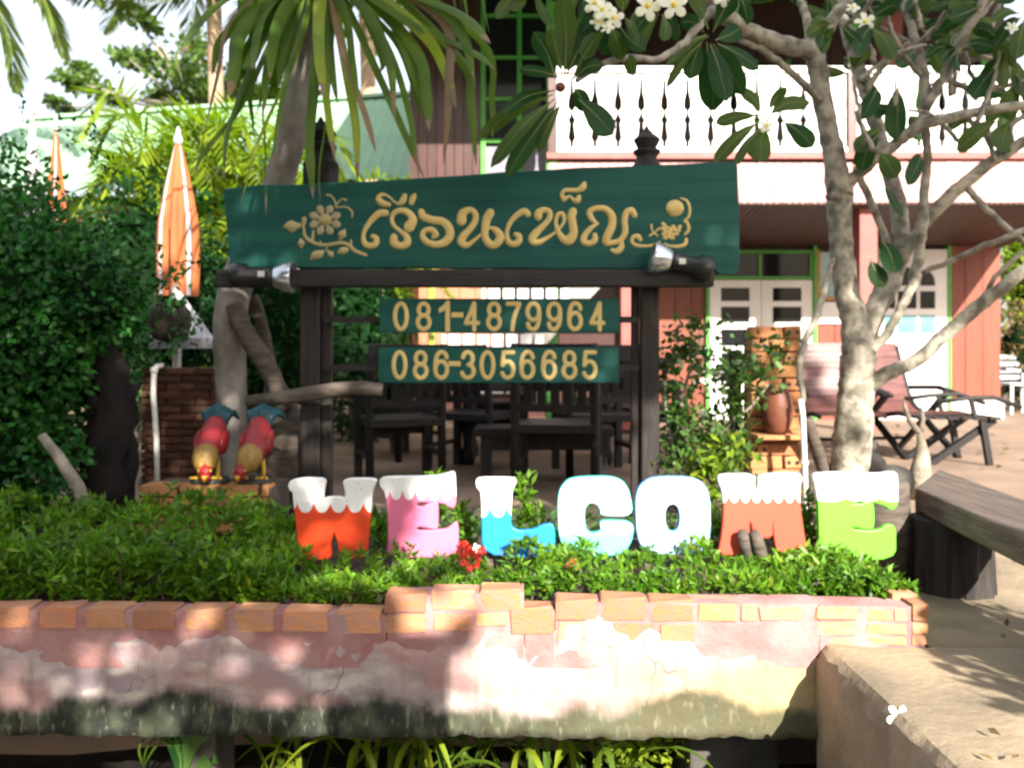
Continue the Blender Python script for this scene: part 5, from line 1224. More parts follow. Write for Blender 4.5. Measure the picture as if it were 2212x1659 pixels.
# ---- palms: frond builder
def frond(parent, P, leafL, wd, m, n=46, droop=.5, rac=.012, name='frond', vee=.3):
    Q = np.array(catmull(P, 10)); T_ = np.gradient(Q, axis=0); T_ = unit(T_)
    idx = np.linspace(2, len(Q)-1, n); C = np.array([[np.interp(i, range(len(Q)), Q[:, k]) for k in range(3)] for i in idx])
    T2 = np.array([[np.interp(i, range(len(Q)), T_[:, k]) for k in range(3)] for i in idx])
    up = vec(0, 0, 1); S = unit(np.cross(T2, up) + 1e-3); Nn = np.cross(S, T2)
    t = np.linspace(0, 1, n); LL = leafL*np.sin(np.pi*(t*.86+.12))**.6
    CC = np.concatenate([C, C]); DD = np.concatenate([T2*.7+S*.8+Nn*vee, T2*.7-S*.8+Nn*vee]); DD[:, 2] -= droop
    DD = DD + rng.normal(0, .07, DD.shape)
    # each leaflet bends: two segments
    Tl = (np.array([[0, 0, 0], [.35, .5, .02], [.35, -.5, .02], [.72, .38, -.02], [.72, -.38, -.02], [1, 0, -.1]]), [[0, 1, 2], [1, 3, 4], [1, 4, 2], [3, 5, 4]])
    lf = leaves(name, CC, DD, np.tile(LL, 2), wd, MT[m], parent, T=Tl, upj=.15)
    mb_ = MB(); mb_.tube([Vector(p) for p in Q[::3]], np.linspace(rac, rac*.2, len(Q[::3])), 5); mb_.obj('rachis', MT['leaf_yellow'], lf)
    return lf
def areca(label, base, n, H, spread, m, seed, L=.42, wd=.035, face=None):
    r = np.random.default_rng(seed); root = thing('areca_palm', label, 'palm', base, 'feathery palms behind the sign')
    b = np.array(base)
    for k in range(n):
        a = r.uniform(0, 2*math.pi); h = H*r.uniform(.45, 1.0); s = spread*r.uniform(.4, 1.1); d = vec(math.cos(a), math.sin(a)*.7, 0)
        st = b + d*.15*r.random() + vec(r.normal(0, .2), r.normal(0, .15), h*.35)
        frond(root, [st, st + d*s*.25 + vec(0, 0, h*.42), st + d*s*.65 + vec(0, 0, h*.56), st + d*s*1.05 + vec(0, 0, h*.42)], L, wd, m, 30, .45, .01)
    mb_ = MB()
    for k in range(7): mb_.tube([b + vec(r.normal(0, .2), r.normal(0, .15), -.05), b + vec(r.normal(0, .25), r.normal(0, .15), H*.5)], .03, 7)
    mb_.obj('stem', MT['bark_grey'], root, True)
areca('bright yellow green feathery palm clump behind the orange umbrella', q(390, 930, 8.2)[:2] + (G,), 64, 3.75, 1.0, 'leaf_yellow', 41)
areca('feathery green palm clump behind the grey leaning trunk', q(560, 930, 8.8)[:2] + (G,), 44, 3.7, .95, 'leaf_yellow', 42)
areca('feathery palm clump left of the house wall behind the black finial', q(765, 930, 9.4)[:2] + (G,), 44, 3.3, .9, 'leaf_yellow', 43)
areca('darker low feathery palm in the shade left of the sign', q(330, 930, 7.4)[:2] + (G,), 22, 2.0, .8, 'leaf_shrub', 44)
# coconut palms far behind
def coco(label, vx, vt, vb, y, seed, tipdirs, L=3.4, wtrunk=16, lean=0.0, fm='leaf_coco'):
    root = thing('coconut_palm', label, 'palm', (W(vx, 0, y).x, y, G), 'tall coconut palms behind the houses')
    t = W(vx, vt, y); b = W(vx+lean, vb, y)
    mb_ = MB(); mb_.tube(catmull([(b.x, y, G), ((b.x+t.x)/2+.1, y, (t.z+G)/2), (t.x, y, t.z)], 8), PX(wtrunk, y), 12, bump=.05); mb_.obj('trunk', MT['bark_coco'], root, True)
    r = np.random.default_rng(seed)
    for a, el, ln in tipdirs:
        d = vec(math.cos(R(a)), math.sin(R(a))*.8, 0); c = np.array(t)
        frond(root, [c, c + d*ln*.35 + vec(0, 0, el*ln*.5), c + d*ln*.75 + vec(0, 0, el*ln*.45), c + d*ln*1.0 + vec(0, 0, el*ln*.1 - ln*.22)], ln*.26, .06, fm, 54, .75, .035)
ring = [(0, .5, 3.6), (40, .2, 3.4), (75, .6, 3.2), (115, .35, 3.5), (150, .15, 3.6), (185, .5, 3.4), (215, .0, 3.4), (250, .4, 3.2), (285, .1, 3.4), (320, -.1, 3.3), (200, -.5, 3.0), (345, -.4, 3.0), (270, -.4, 3.0)]
coco('tall coconut palm with a pale brown trunk above the green roof', 460, -60, 900, 19, 51, ring)
coco('second coconut palm with pale trunk behind the screw pine leaves', 790, -10, 900, 20, 52, [(a+20, e, l) for a, e, l in ring])
cp = thing('coconut_palm', 'coconut palm fronds hanging in from the top left corner', 'palm', (-9.5, 13.5, G), 'tall coconut palms behind the houses')
y = 13.0
for P in ([(-120, -150), (-60, -90), (10, 60), (30, 190)], [(-120, -150), (20, -90), (95, 0), (135, 118)], [(-120, -150), (60, -140), (160, -80), (215, 5)], [(-120, -150), (-70, 0), (-50, 150), (-40, 250)], [(-120, -150), (-200, -90), (-260, 20), (-290, 150)]):
    frond(cp, [np.array(W(a, b, y)) for a, b in P], .75, .05, 'leaf_coco', 60, .7, .03)
mb = MB(); t = W(-120, -150, y); mb.tube([(t.x-.3, y, G), (t.x-.1, y, 3), t], .14, 10); mb.obj('trunk', MT['bark_coco'], cp, True)
# far broadleaf tree
ft = thing('broadleaf_tree', 'airy broadleaf tree against the white sky above the green roof', 'tree', (W(420, 0, 23).x, 23, G))
Cs = []; Ds = []
cl_ = [(400, 165, 62, 50), (330, 130, 45, 26), (280, 130, 38, 20), (450, 200, 55, 45), (350, 210, 40, 16), (190, 185, 38, 17), (150, 175, 26, 10), (240, 212, 26, 12), (285, 25, 24, 32), (320, 50, 20, 15), (130, 228, 22, 8), (430, 110, 45, 40), (500, 190, 60, 40), (560, 215, 60, 30), (180, 150, 18, 14), (390, 250, 40, 12), (640, 190, 60, 40)]
for i, (a, b, rx, rz) in enumerate(cl_):
    P, d = blob(int(70+rx*6), q(a, b, 23+(i % 3)), (PX(rx, 23), .7, PX(rz, 23)), 60+i, .8, .35); Cs.append(P); Ds.append(d)
C = np.concatenate(Cs); leaves('crown', C, rng.normal(0, 1, C.shape), .24, .14, MT['leaf_far'], ft)
mb = MB(); tr = W(440, 330, 23); mb.tube([(tr.x+.5, 23, G), (tr.x+.2, 23, 3), W(440, 200, 23)], [.22, .18, .1], 8)
for a, b, *_ in cl_[:14]: mb.tube([W(440, 230, 23), W((a+440)/2, (b+240)/2+8, 23.2), W(a, b, 23.4)], [.07, .045, .02], 5)
mb.obj('trunk', MT['bark_grey'], ft, True)

# ---- screw pine with hanging strap leaves
pn = thing('screw_pine', 'grey leaning screw pine trunk with long strap leaves hanging over the sign', 'tree', tuple(W(508, 0, 4.2).xy) + (.15,))
y = 4.22; mb = MB()
mb.tube(catmull([W(508, 1120, y), W(506, 960, y), W(500, 850, y), W(497, 740, y), W(500, 660, y), W(520, 590, y), W(560, 480, y), W(602, 390, y), W(632, 280, y), W(650, 150, y), W(668, 40, y), W(680, -90, y)], 5),
        [PX(q_, y) for q_ in np.interp(np.linspace(0, 1, 56), [0, .12, .3, .45, .6, .75, 1], [29, 30, 36, 34, 30, 34, 28])], 14, bump=.03)
mb.obj('trunk', MT['bark_palm'], pn, True)
mb = MB(); mb.tube(catmull([W(505, 660, y-.1), W(530, 720, y-.12), W(570, 780, y-.1), W(600, 840, y-.05), W(615, 880, y)], 4), PX(20, y), 10, bump=.1); mb.obj('prop_root', MT['driftwood'], pn, True)
mb = MB(); mb.tube(catmull([W(545, 640, y+.15), W(565, 700, y+.15), W(580, 770, y+.15), W(600, 850, y+.1)], 4), PX(14, y), 8, bump=.1); mb.obj('prop_root', MT['driftwood'], pn, True)
Lp = [([(405, -60), (391, 90), (394, 182)], 22), ([(640, -60), (561, 102), (510, 221), (486, 306), (483, 391)], 20), ([(560, -60), (525, 60), (508, 140), (495, 210)], 36), ([(668, -60), (605, 61), (578, 153), (571, 240)], 24),
      ([(695, -60), (680, 153), (668, 290), (670, 357), (676, 430)], 26), ([(708, -60), (700, 136), (712, 262), (724, 345)], 24), ([(760, -60), (866, 34), (968, 85), (1029, 116), (1068, 150)], 30), ([(800, -60), (893, 102), (920, 204), (926, 285)], 30),
      ([(900, -60), (955, 40), (968, 170), (958, 356)], 30), ([(930, -60), (995, 129), (1016, 214), (1029, 360)], 24), ([(725, -60), (750, 170), (767, 272), (772, 395)], 24), ([(745, -60), (808, 136), (873, 282), (917, 388)], 24),
      ([(960, -60), (1040, 90), (1062, 220), (1064, 300)], 18), ([(770, -60), (830, 90), (880, 230), (905, 380)], 18), ([(640, -60), (590, 80), (520, 230), (440, 330), (420, 380)], 14), ([(690, -60), (640, 120), (560, 300), (520, 440)], 10),
      ([(640, -60), (500, -10), (420, 60), (395, 120)], 30), ([(720, -60), (738, 100), (790, 250), (812, 330)], 18), ([(600, -60), (570, 30), (550, 100), (545, 150)], 30), ([(820, -60), (930, 0), (1010, 40), (1060, 95)], 34),
      ([(780, -60), (900, 60), (960, 150), (985, 235)], 30), ([(850, -60), (940, 10), (1000, 80), (1024, 170)], 30), ([(680, -60), (655, 60), (622, 160), (600, 270), (585, 370)], 14), ([(740, -60), (800, 40), (840, 140), (852, 260)], 26), ([(650, -60), (612, 30), (590, 100), (583, 170)], 32),
      ([(720, -60), (690, 20), (690, 120), (700, 210)], 30), ([(560, -60), (500, 40), (470, 160), (440, 290)], 12), ([(700, -60), (745, 40), (760, 140), (775, 225)], 28), ([(630, -60), (575, 180), (573, 330), (575, 470)], 5), ([(700, -60), (712, 180), (690, 360), (692, 440)], 5)]
for k, (P, wd) in enumerate(Lp):
    pts = []; m_ = len(P); y0 = 4.0
    for i, (a, b) in enumerate(P): pts.append(W(a, b, y0 - .42*(i/(m_-1)) + rng.normal(0, .015) - .0*k))
    pts[0] = W(P[0][0]*.5+345, -60, 4.1)
    cv = catmull(pts, 6); n = len(cv); t = np.linspace(0, 1, n)
    wds = PX(wd, 3.8)*.86*np.interp(t, [0, .3, .75, .93, 1], [1, 1.05, .85, .4, .04])
    mb = MB(); mb.strap(cv, wds, side=(1, rng.normal(0, .5), .1), fold=rng.uniform(.15, .45)); nf = len(mb.f); mb.mi = [1 if i_ >= nf - 2*(1 + k % 3) else 0 for i_ in range(nf)]; mb.obj('leaf', [MT['leaf_strap'] if k % 5 else MT['leaf_yellow'], MT['leaf_dry']] if k % 9 != 8 else [MT['leaf_dry'], MT['leaf_dry']], pn, True)
for k in range(18):
    x0_ = rng.uniform(520, 860); s_ = (x0_-690)/170; P = [(690 + s_*40, -80), (690 + s_*110 + rng.normal(0, 10), rng.uniform(-30, 10)), (690 + s_*210 + rng.normal(0, 12), rng.uniform(60, 130)), (690 + s_*250 + rng.normal(0, 15), rng.uniform(150, 300))]
    cv = catmull([W(P[i][0], P[i][1], 4.15 - .3*i/3 + rng.normal(0, .04)) for i in range(4)], 6); t = np.linspace(0, 1, len(cv))
    mb = MB(); mb.strap(cv, PX(rng.uniform(16, 28), 3.9)*np.interp(t, [0, .3, .75, .93, 1], [1, 1.05, .85, .4, .04]), side=(1, rng.normal(0, .5), .1), fold=rng.uniform(.15, .4)); mb.obj('leaf', MT['leaf_strap'], pn, True)
for k in range(26):
    a = rng.uniform(0, 2*math.pi); L_ = rng.uniform(.5, .9); c = np.array(W(690, -70, 4.1)); d = vec(math.cos(a), math.sin(a)*.6, 0)
    cv = catmull([c, c + d*L_*.5 + vec(0, 0, .35), c + d*L_*.95 + vec(0, 0, .15), c + d*L_*1.1 + vec(0, 0, -.2)], 5)
    mb = MB(); mb.strap(cv, .055*np.interp(np.linspace(0, 1, len(cv)), [0, .3, .8, 1], [1, 1, .7, .05]), side=np.cross(d, vec(0, 0, 1)), fold=.3); mb.obj('leaf', MT['leaf_strap'], pn, True)

# ---- frangipani tree
YF_ = 4.35
fr = thing('frangipani_tree', 'grey branched frangipani tree with white flowers at the right of the sign', 'tree', tuple(W(1835, 0, YF_).xy) + (.06,))
def limb(P, name='branch', y0=YF_, y1=None, n=12):
    y1 = y0 if y1 is None else y1; m_ = len(P)
    Q = [tuple(W(a, b, y0+(y1-y0)*i/(m_-1))) + (PX(r, y0),) for i, (a, b, r) in enumerate(P)]
    Q = [p[:3] + (p[3]*.9,) for p in Q]; Q = catmull(Q, 6); Q = [p + np.r_[rng.normal(0, .0025, 3), 0] for p in Q]
    mb_ = MB(); mb_.tube([p[:3] for p in Q], [max(p[3], .004) for p in Q], n, bump=.06); mb_.obj(name, MT['bark_frangipani'], fr, True)
limb([(1832, 1130, 44), (1836, 1040, 42), (1840, 960, 44), (1846, 880, 42), (1850, 810, 40), (1856, 750, 40), (1845, 690, 32), (1830, 630, 29), (1818, 540, 27), (1814, 450, 28), (1812, 410, 30), (1800, 330, 25), (1782, 240, 23), (1768, 160, 23), (1758, 105, 24)], 'trunk', n=16)
limb([(1760, 112, 22), (1690, 97, 21), (1630, 75, 20), (1580, 45, 19), (1535, 5, 18), (1500, -40, 17)], y1=4.0)
limb([(1758, 115, 18), (1785, 70, 16), (1808, 30, 15), (1835, -5, 14), (1860, -45, 13)])
limb([(1752, 100, 12), (1742, 40, 10), (1728, 0, 9), (1712, -30, 9)], y1=4.6)
limb([(1862, 745, 30), (1885, 680, 26), (1915, 620, 28), (1938, 560, 26), (1945, 500, 22), (1935, 420, 20), (1912, 340, 18), (1890, 260, 19), (1870, 190, 20), (1845, 120, 16), (1825, 60, 14), (1810, -20, 12)], y0=4.4, y1=4.9)
limb([(1818, 410, 16), (1850, 380, 15), (1900, 335, 14), (1950, 300, 14), (1985, 272, 15), (2020, 262, 14), (2080, 250, 12), (2150, 236, 11), (2230, 225, 10)], y1=4.1)
limb([(1990, 270, 13), (2000, 220, 14), (1996, 170, 12), (1985, 110, 11), (1968, 60, 10), (1950, 0, 9), (1945, -40, 9)], y0=4.25, y1=4.4)
limb([(2000, 235, 12), (2035, 170, 11), (2065, 110, 11), (2100, 50, 12), (2130, -10, 11), (2150, -50, 10)], y0=4.25, y1=4.1)
limb([(1940, 575, 15), (1985, 500, 14), (2030, 445, 16), (2085, 395, 15), (2150, 345, 14), (2240, 290, 13)], y0=4.45, y1=4.2)
limb([(1872, 835, 22), (1920, 805, 17), (1980, 778, 16), (2050, 715, 16), (2110, 665, 16), (2160, 625, 15), (2240, 560, 14)], y1=4.0)
limb([(1880, 760, 13), (1915, 720, 11), (1955, 650, 11), (1980, 580, 12), (1992, 500, 12), (1998, 420, 11), (2002, 330, 10), (2000, 275, 10)], y0=4.3, y1=4.3)
limb([(1800, 250, 9), (1760, 205, 9), (1700, 150, 9), (1640, 105, 8), (1600, 90, 7)], y1=4.2)
limb([(1990, 590, 6), (2060, 562, 7), (2130, 530, 7), (2230, 490, 7)], y0=4.4, y1=4.1)
limb([(1930, 560, 10), (1900, 480, 9), (1865, 400, 9), (1850, 360, 7)], y0=4.55, y1=4.6)
limb([(1736, 870, 7), (1728, 800, 8), (1738, 740, 9), (1765, 680, 9), (1788, 600, 7), (1800, 560, 6)], y0=4.2, y1=4.3, n=8)
limb([(1245, 175, 6), (1300, 140, 8), (1360, 125, 9), (1420, 128, 9), (1480, 90, 10), (1540, 20, 12)], y0=3.6, y1=4.0, n=8)
limb([(2080, 395, 9), (2110, 430, 8), (2150, 470, 7), (2230, 540, 6)], y0=4.3, y1=4.2, n=8)
def pleaf(a, b, wd, y, dark=False, tw=None, dy=None):
    p = W(a[0], a[1], y); t = W(b[0], b[1], y + (rng.uniform(-.10, .06) if dy is None else dy)); m_ = (p+t)/2 + Vector((rng.normal(0, .008), rng.uniform(-.02, .02), rng.uniform(.0, .03)))
    cv = catmull([p, m_, t], 6); n = len(cv); tt = np.linspace(0, 1, n)
    wds = PX(wd, y)*np.interp(tt, [0, .08, .25, .5, .7, .85, .95, 1], [.06, .08, .55, .92, 1, .85, .5, .05])
    d = (t-p).normalized(); side = d.cross(Vector((0, 1, 0))) + Vector((0, rng.normal(0, .3) if tw is None else tw, 0))
    mb_ = MB(); mb_.strap(cv, wds, side=side, fold=rng.uniform(.05, .3)); mb_.cur = 1; mb_.strap([p_ + Vector((0, -.0022, 0)) for p_ in cv], PX(3.0, y)*np.linspace(1, .2, n), side=side, fold=.1); mb_.obj('leaf', [MT['leaf_dark' if dark else 'leaf_frangipani'], MT['leaf_rib']], fr, True)
for a, b, wd, dk in [((1220, 168), (1214, -14), 48, 0), ((1214, 160), (1190, 60), 40, 0), ((1199, 172), (1152, 70), 44, 1), ((1199, 196), (1086, 246), 30, 1), ((1195, 205), (1032, 300), 32, 0), ((1199, 214), (1060, 362), 36, 0), ((1206, 220), (1092, 384), 42, 1),
                     ((1216, 219), (1163, 330), 24, 0), ((1250, 215), (1324, 292), 66, 1), ((1233, 180), (1308, 60), 20, 0), ((1238, 172), (1304, 140), 34, 1), ((1226, 164), (1252, 40), 44, 0), ((1240, 190), (1270, 240), 40, 1), ((1215, 170), (1120, 150), 26, 1),
                     ((1225, 160), (1285, 60), 46, 1), ((1300, 70), (1262, 130), 40, 0), ((1320, 60), (1345, 130), 42, 0), ((1330, 55), (1300, 118), 44, 1), ((1340, 60), (1395, 110), 36, 1), ((1350, 40), (1378, 96), 20, 0), ((1350, 130), (1368, 165), 28, 0), ((1310, 40), (1250, 80), 36, 1), ((1360, 50), (1420, 20), 40, 1), ((1320, 40), (1280, -30), 40, 0), ((1345, 35), (1340, -40), 46, 0)]:
    pleaf(a, b, wd, 3.6, dk)
for a, b, wd, dk in [((1526, 92), (1543, 240), 62, 1), ((1540, 95), (1607, 206), 54, 1), ((1516, 92), (1490, 172), 42, 1), ((1530, 80), (1462, 118), 34, 0), ((1526, 76), (1440, 140), 26, 0), ((1545, 88), (1600, 60), 44, 1), ((1534, 96), (1570, 220), 50, 1), ((1520, 70), (1470, 50), 36, 1), ((1530, 64), (1500, -20), 44, 0), ((1540, 70), (1590, -10), 44, 1), ((1550, 95), (1640, 150), 40, 1), ((1512, 96), (1440, 190), 20, 0)]:
    pleaf(a, b, wd, 3.95, dk)
for a, b, wd, dk in [((1640, 250), (1546, 268), 32, 0), ((1640, 262), (1542, 352), 32, 0), ((1655, 275), (1642, 350), 58, 0), ((1690, 262), (1756, 318), 44, 1), ((1660, 250), (1750, 222), 36, 0), ((1645, 248), (1600, 195), 28, 0), ((1650, 270), (1585, 360), 22, 0), ((1660, 240), (1700, 190), 24, 0)]:
    pleaf(a, b, wd, 4.15, dk)
for a, b, wd, dk in [((2155, 262), (2066, 324), 52, 0), ((2142, 156), (2101, 213), 48, 1), ((2180, 262), (2165, 330), 62, 0), ((2142, 235), (2043, 283), 24, 0), ((1907, 272), (1846, 328), 36, 0), ((1941, 190), (1938, 306), 56, 1), ((1900, 285), (1860, 370), 46, 1), ((1910, 400), (1950, 470), 40, 1), ((1905, 520), (1935, 590), 46, 1),
                     ((1880, 60), (1930, 130), 40, 0), ((1890, 50), (1850, 120), 44, 1), ((1880, 40), (1940, 20), 44, 1), ((2200, 150), (2150, 100), 44, 0), ((2205, 180), (2180, 260), 48, 0), ((2195, 160), (2230, 230), 40, 1), ((1895, 190), (1860, 260), 42, 1), ((1990, 330), (1960, 400), 40, 1), ((1880, 560), (1910, 620), 40, 1), ((1900, 330), (1935, 385), 44, 0)]:
    pleaf(a, b, wd, 4.2, dk)
def pcluster(vx, vy, y, n, Lm, seed, wd=32):
    r = np.random.default_rng(seed)
    for k in range(n):
        a = r.uniform(0, 2*math.pi); L_ = Lm*r.uniform(.7, 1.15)
        pleaf((vx+12*math.cos(a), vy+12*math.sin(a)), (vx+L_*math.cos(a), vy+L_*math.sin(a)*.8+L_*.15), wd*r.uniform(.75, 1.2)*1.0, y + r.uniform(-.1, .1), r.random() < .5)
for c in [(2130, 10, 4.1, 8, 110, 1), (2175, 110, 4.2, 7, 100, 2), (2040, -20, 4.3, 7, 100, 3), (1930, 10, 4.6, 7, 95, 4), (1700, 0, 4.5, 8, 100, 6), (1600, -10, 4.2, 6, 90, 7), (1430, 20, 4.1, 6, 90, 8), (2215, 30, 4.0, 7, 100, 9), (1790, -30, 4.6, 7, 95, 12), (1260, -40, 3.8, 8, 95, 15), (1150, -30, 4.0, 9, 100, 16), (1995, 95, 4.9, 5, 85, 17), (2195, 215, 4.5, 6, 80, 18)]: pcluster(*c)
for P in ([(1870, 200, 8), (1910, 140, 7), (1960, 110, 6), (2020, 60, 6), (2060, 0, 6)], [(2065, 110, 8), (2120, 100, 7), (2170, 90, 6), (2230, 100, 6)], [(2040, 170, 7), (2100, 195, 6), (2160, 190, 6), (2230, 170, 5)], [(1995, 170, 7), (1960, 130, 6), (1930, 80, 6), (1915, 30, 6)],
          [(2080, 250, 7), (2130, 300, 6), (2150, 350, 6)], [(1950, 300, 8), (1930, 250, 7), (1935, 200, 6)], [(1900, 330, 7), (1870, 290, 6), (1850, 240, 6)], [(2150, 340, 8), (2180, 280, 7), (2225, 240, 6)], [(1820, 60, 6), (1860, 30, 6), (1890, -10, 5)], [(2120, 655, 7), (2150, 600, 6), (2212, 540, 5)]):
    limb(P, y0=4.3, y1=4.2, n=8)
rb = np.random.default_rng(77)
for k in range(22):
    x_ = rb.uniform(1830, 2200); y_ = rb.uniform(40, 330); an = rb.uniform(-2.6, -.5); L_ = rb.uniform(90, 190); P = []
    for i in range(4):
        P.append((x_, y_, 6.5 - i*1.1)); x_ += math.cos(an)*L_/3; y_ += math.sin(an)*L_/3; an += rb.normal(0, .35)
    limb(P, y0=4.3 + rb.uniform(-.2, .5), n=7)
    if k % 2 == 0: pcluster(P[-1][0], P[-1][1], 4.3 + rb.uniform(-.2, .4), 5, 75, 200 + k, 26)
def flower(vx, vy, y, s, ax=None, parent=None, name='flower'):
    c = W(vx, vy, y); f_ = Vector((rng.normal(0, .3), -1, rng.normal(.1, .3))).normalized(); x = f_.cross(Vector((0, 0, 1))).normalized(); z = x.cross(f_); ph_ = rng.uniform(0, 6)
    mb_ = MB()
    for k in range(5):
        a = ph_ + k*2*math.pi/5; d = x*math.cos(a) + z*math.sin(a); s_ = f_.cross(d)
        cv = [c, c + d*s*.3 + f_*s*.06, c + d*s*.7 + f_*s*.12, c + d*s*.95 + f_*s*.05, c + d*s*1.02]
        mb_.cur = 0; mb_.strap(cv, [s*.18, s*.50, s*.66, s*.42, s*.1], side=s_ + f_*.25, fold=.1)
    mb_.cur = 1; mb_.ball(c + f_*s*.05, s*.20, 8, 5)
    return mb_.obj(name, [MT['petal'], MT['petal_yellow']], parent, True)
for vx, vy, y, s in [(1300, 22, 3.5, .05), (1325, 40, 3.52, .046), (1283, 8, 3.52, .05), (1312, 62, 3.5, .03), (1292, 48, 3.53, .036), (1398, 14, 3.55, .062), (1455, 12, 3.55, .062), (1425, -10, 3.6, .05), (1655, 272, 3.95, .036), (1868, 48, 4.2, .05), (1842, 18, 4.2, .035), (1560, -5, 3.9, .045), (2185, 60, 4.0, .03)]:
    flower(vx, vy, y, s, parent=fr)
mb = MB(); mb.ball(W(1211, 189, 3.56), .022, 8, 6); o = mb.obj('bud', MT['clay'], fr, True)
f_ = flower(1941, 1548, 2.08, .030, name='fallen_flower'); tag(f_, 'white frangipani flower fallen on the sunlit concrete path edge', 'flower')
f_ = flower(1030, 1185, 3.0, .020, name='fallen_flower'); tag(f_, 'small white fallen flower below the pink E', 'flower')

# ---- shrub behind the M
sh = thing('climbing_shrub', 'loose leafy shrub with twisted grey stems left of the orange brick pier', 'shrub', tuple(W(1500, 0, 4.15).xy) + (.15,))
pts = []
for (a, b, rx, rz, n_) in [(1480, 760, 70, 50, 150), (1560, 800, 70, 60, 190), (1470, 880, 60, 70, 210), (1590, 860, 50, 50, 120), (1520, 940, 80, 60, 260), (1600, 960, 40, 40, 90), (1460, 980, 50, 50, 160), (1540, 1010, 70, 40, 200), (1500, 700, 60, 30, 70), (1640, 800, 45, 70, 110), (1670, 760, 35, 40, 60), (1440, 800, 30, 50, 70)]:
    P, d = blob(n_, q(a, b, 4.15), (PX(rx, 4.15), .22, PX(rz, 4.15)), int(a), .9, .3); pts.append(P)
C = np.concatenate(pts); leaves('foliage', C, rng.normal(0, 1, C.shape), .055*rng.uniform(.5, 1.2, len(C)), .03, MT['leaf_shrub'], sh)
P, d = blob(140, q(1540, 985, 4.05), (PX(80, 4.05), .15, PX(50, 4.05)), 9, .9, .3); leaves('young_foliage', P, rng.normal(0, 1, P.shape) + vec(.3, 0, -.7), .07, .022, MT['leaf_yellow'], sh)
P, d = blob(120, q(1545, 1060, 4.0), (PX(70, 4.0), .12, PX(55, 4.0)), 8, .9, .3); leaves('low_foliage', P, rng.normal(0, 1, P.shape), .06, .03, MT['leaf_yellow'], sh)
mb = MB()
for P in ([(1490, 1130), (1495, 1000), (1470, 900), (1490, 800), (1520, 720)], [(1500, 1120), (1520, 1000), (1570, 920), (1620, 880), (1660, 830)], [(1480, 1120), (1460, 1000), (1440, 900), (1430, 780)], [(1500, 1060), (1560, 960), (1600, 930)]):
    cv = catmull([W(a, b, 4.15) for a, b in P], 5); mb.tube(cv, np.linspace(.016, .005, len(cv)), 6, bump=.1)
mb.obj('stem', MT['bark_grey'], sh, True)
n = 26; C = np.array([W(rng.uniform(1500, 1560), rng.uniform(750, 830), 4.0) for _ in range(n)]); leaves('blossom', C, rng.normal(0, 1, C.shape), .022, .018, MT['petal'], sh)
# ---- yard edge plants at far right
shrub('garden_tree', 'yellow green sunlit tree past the right end of the red house', 'tree', q(2260, 620, 14.5), (.85, .8, 1.6), 2200, .16, .06, 'leaf_yellow', core=.55, seed=71)
shrub('garden_tree', 'dark tree behind the right house corner', 'tree', q(2330, 560, 18), (2.2, 1.4, 3.6), 3200, .25, .12, 'leaf_dark', core=.7, seed=72)
shrub('garden_bush', 'dry brownish bush beside the white garden chair', 'bush', q(2215, 780, 13.0), (.55, .5, .9), 1500, .14, .03, 'leaf_dry', core=.7, seed=73)
shrub('garden_tree', 'big dark tree behind the coconut palms left of the house', 'tree', q(700, 500, 26), (4.5, 2, 3.3), 5000, .32, .18, 'leaf_far', core=.75, seed=74)
for k, (vx, y, rx) in enumerate(((-300, 20, 3.0), (30, 24, 3.6), (1000, 28, 5))):
    shrub('background_tree', ('broad tree beyond the left edge behind the bush', 'low tree behind the closed umbrellas at the left', 'tree behind the tall wooden house')[k], 'tree', q(vx, 560, y), (rx, 2, 2.2), 2600, .32, .18, 'leaf_far', core=.7, seed=80+k)
# ---- plants in the ditch
dl = thing('ditch_lily', 'clump of long yellow green strap leaves growing in the ditch below the wall', 'plant', (-.1, 2.95, -.56))
for k in range(64):
    bx_ = rng.choice([-.75, -.42, -.2, .0, .22]) + rng.normal(0, .06); b = vec(bx_, rng.uniform(2.72, 3.08), -.55); a = rng.uniform(0, 2*math.pi); L_ = rng.uniform(.18, .40); d = vec(math.cos(a), math.sin(a)*.5-.15, 0)
    cv = catmull([b, b + d*L_*.3 + vec(0, 0, L_*.62), b + d*L_*.75 + vec(0, 0, L_*.72), b + d*L_*1.15 + vec(0, 0, L_*.42)], 5)
    mb = MB(); mb.strap(cv, .026*np.interp(np.linspace(0, 1, len(cv)), [0, .4, .8, 1], [.8, 1, .7, .05]), side=np.cross(d, vec(0, 0, 1)), fold=.35); mb.obj('leaf', MT['leaf_strap' if k % 3 else 'leaf_yellow'], dl, True)
db = thing('broad_leaf_plant', 'dark green broad leaf plant in the ditch by the grey block', 'plant', (-.95, 2.85, -.56))
for P in ([(395, 1720), (400, 1650), (420, 1600), (455, 1590)], [(395, 1720), (385, 1640), (375, 1600), (360, 1575)], [(398, 1720), (430, 1670), (450, 1640), (470, 1650)], [(395, 1720), (400, 1640), (395, 1600), (415, 1560)]):
    cv = catmull([W(a, b, 2.72) for a, b in P], 4); mb = MB(); mb.strap(cv, .05*np.interp(np.linspace(0, 1, len(cv)), [0, .4, .7, 1], [.2, .8, 1, .05]), fold=.2); mb.obj('leaf', MT['leaf_dark' if P[1][0] == 385 else 'leaf_shrub'], db, True)
mb = MB(); 
for k in range(3):
    mb.tube(catmull([W(330-20*k, 1700, 2.75), W(300+15*k, 1620, 2.72), W(330+20*k, 1588, 2.7), W(370+10*k, 1610, 2.72)], 5), .004, 5)
mb.obj('runner', MT['leaf_strap'], db)
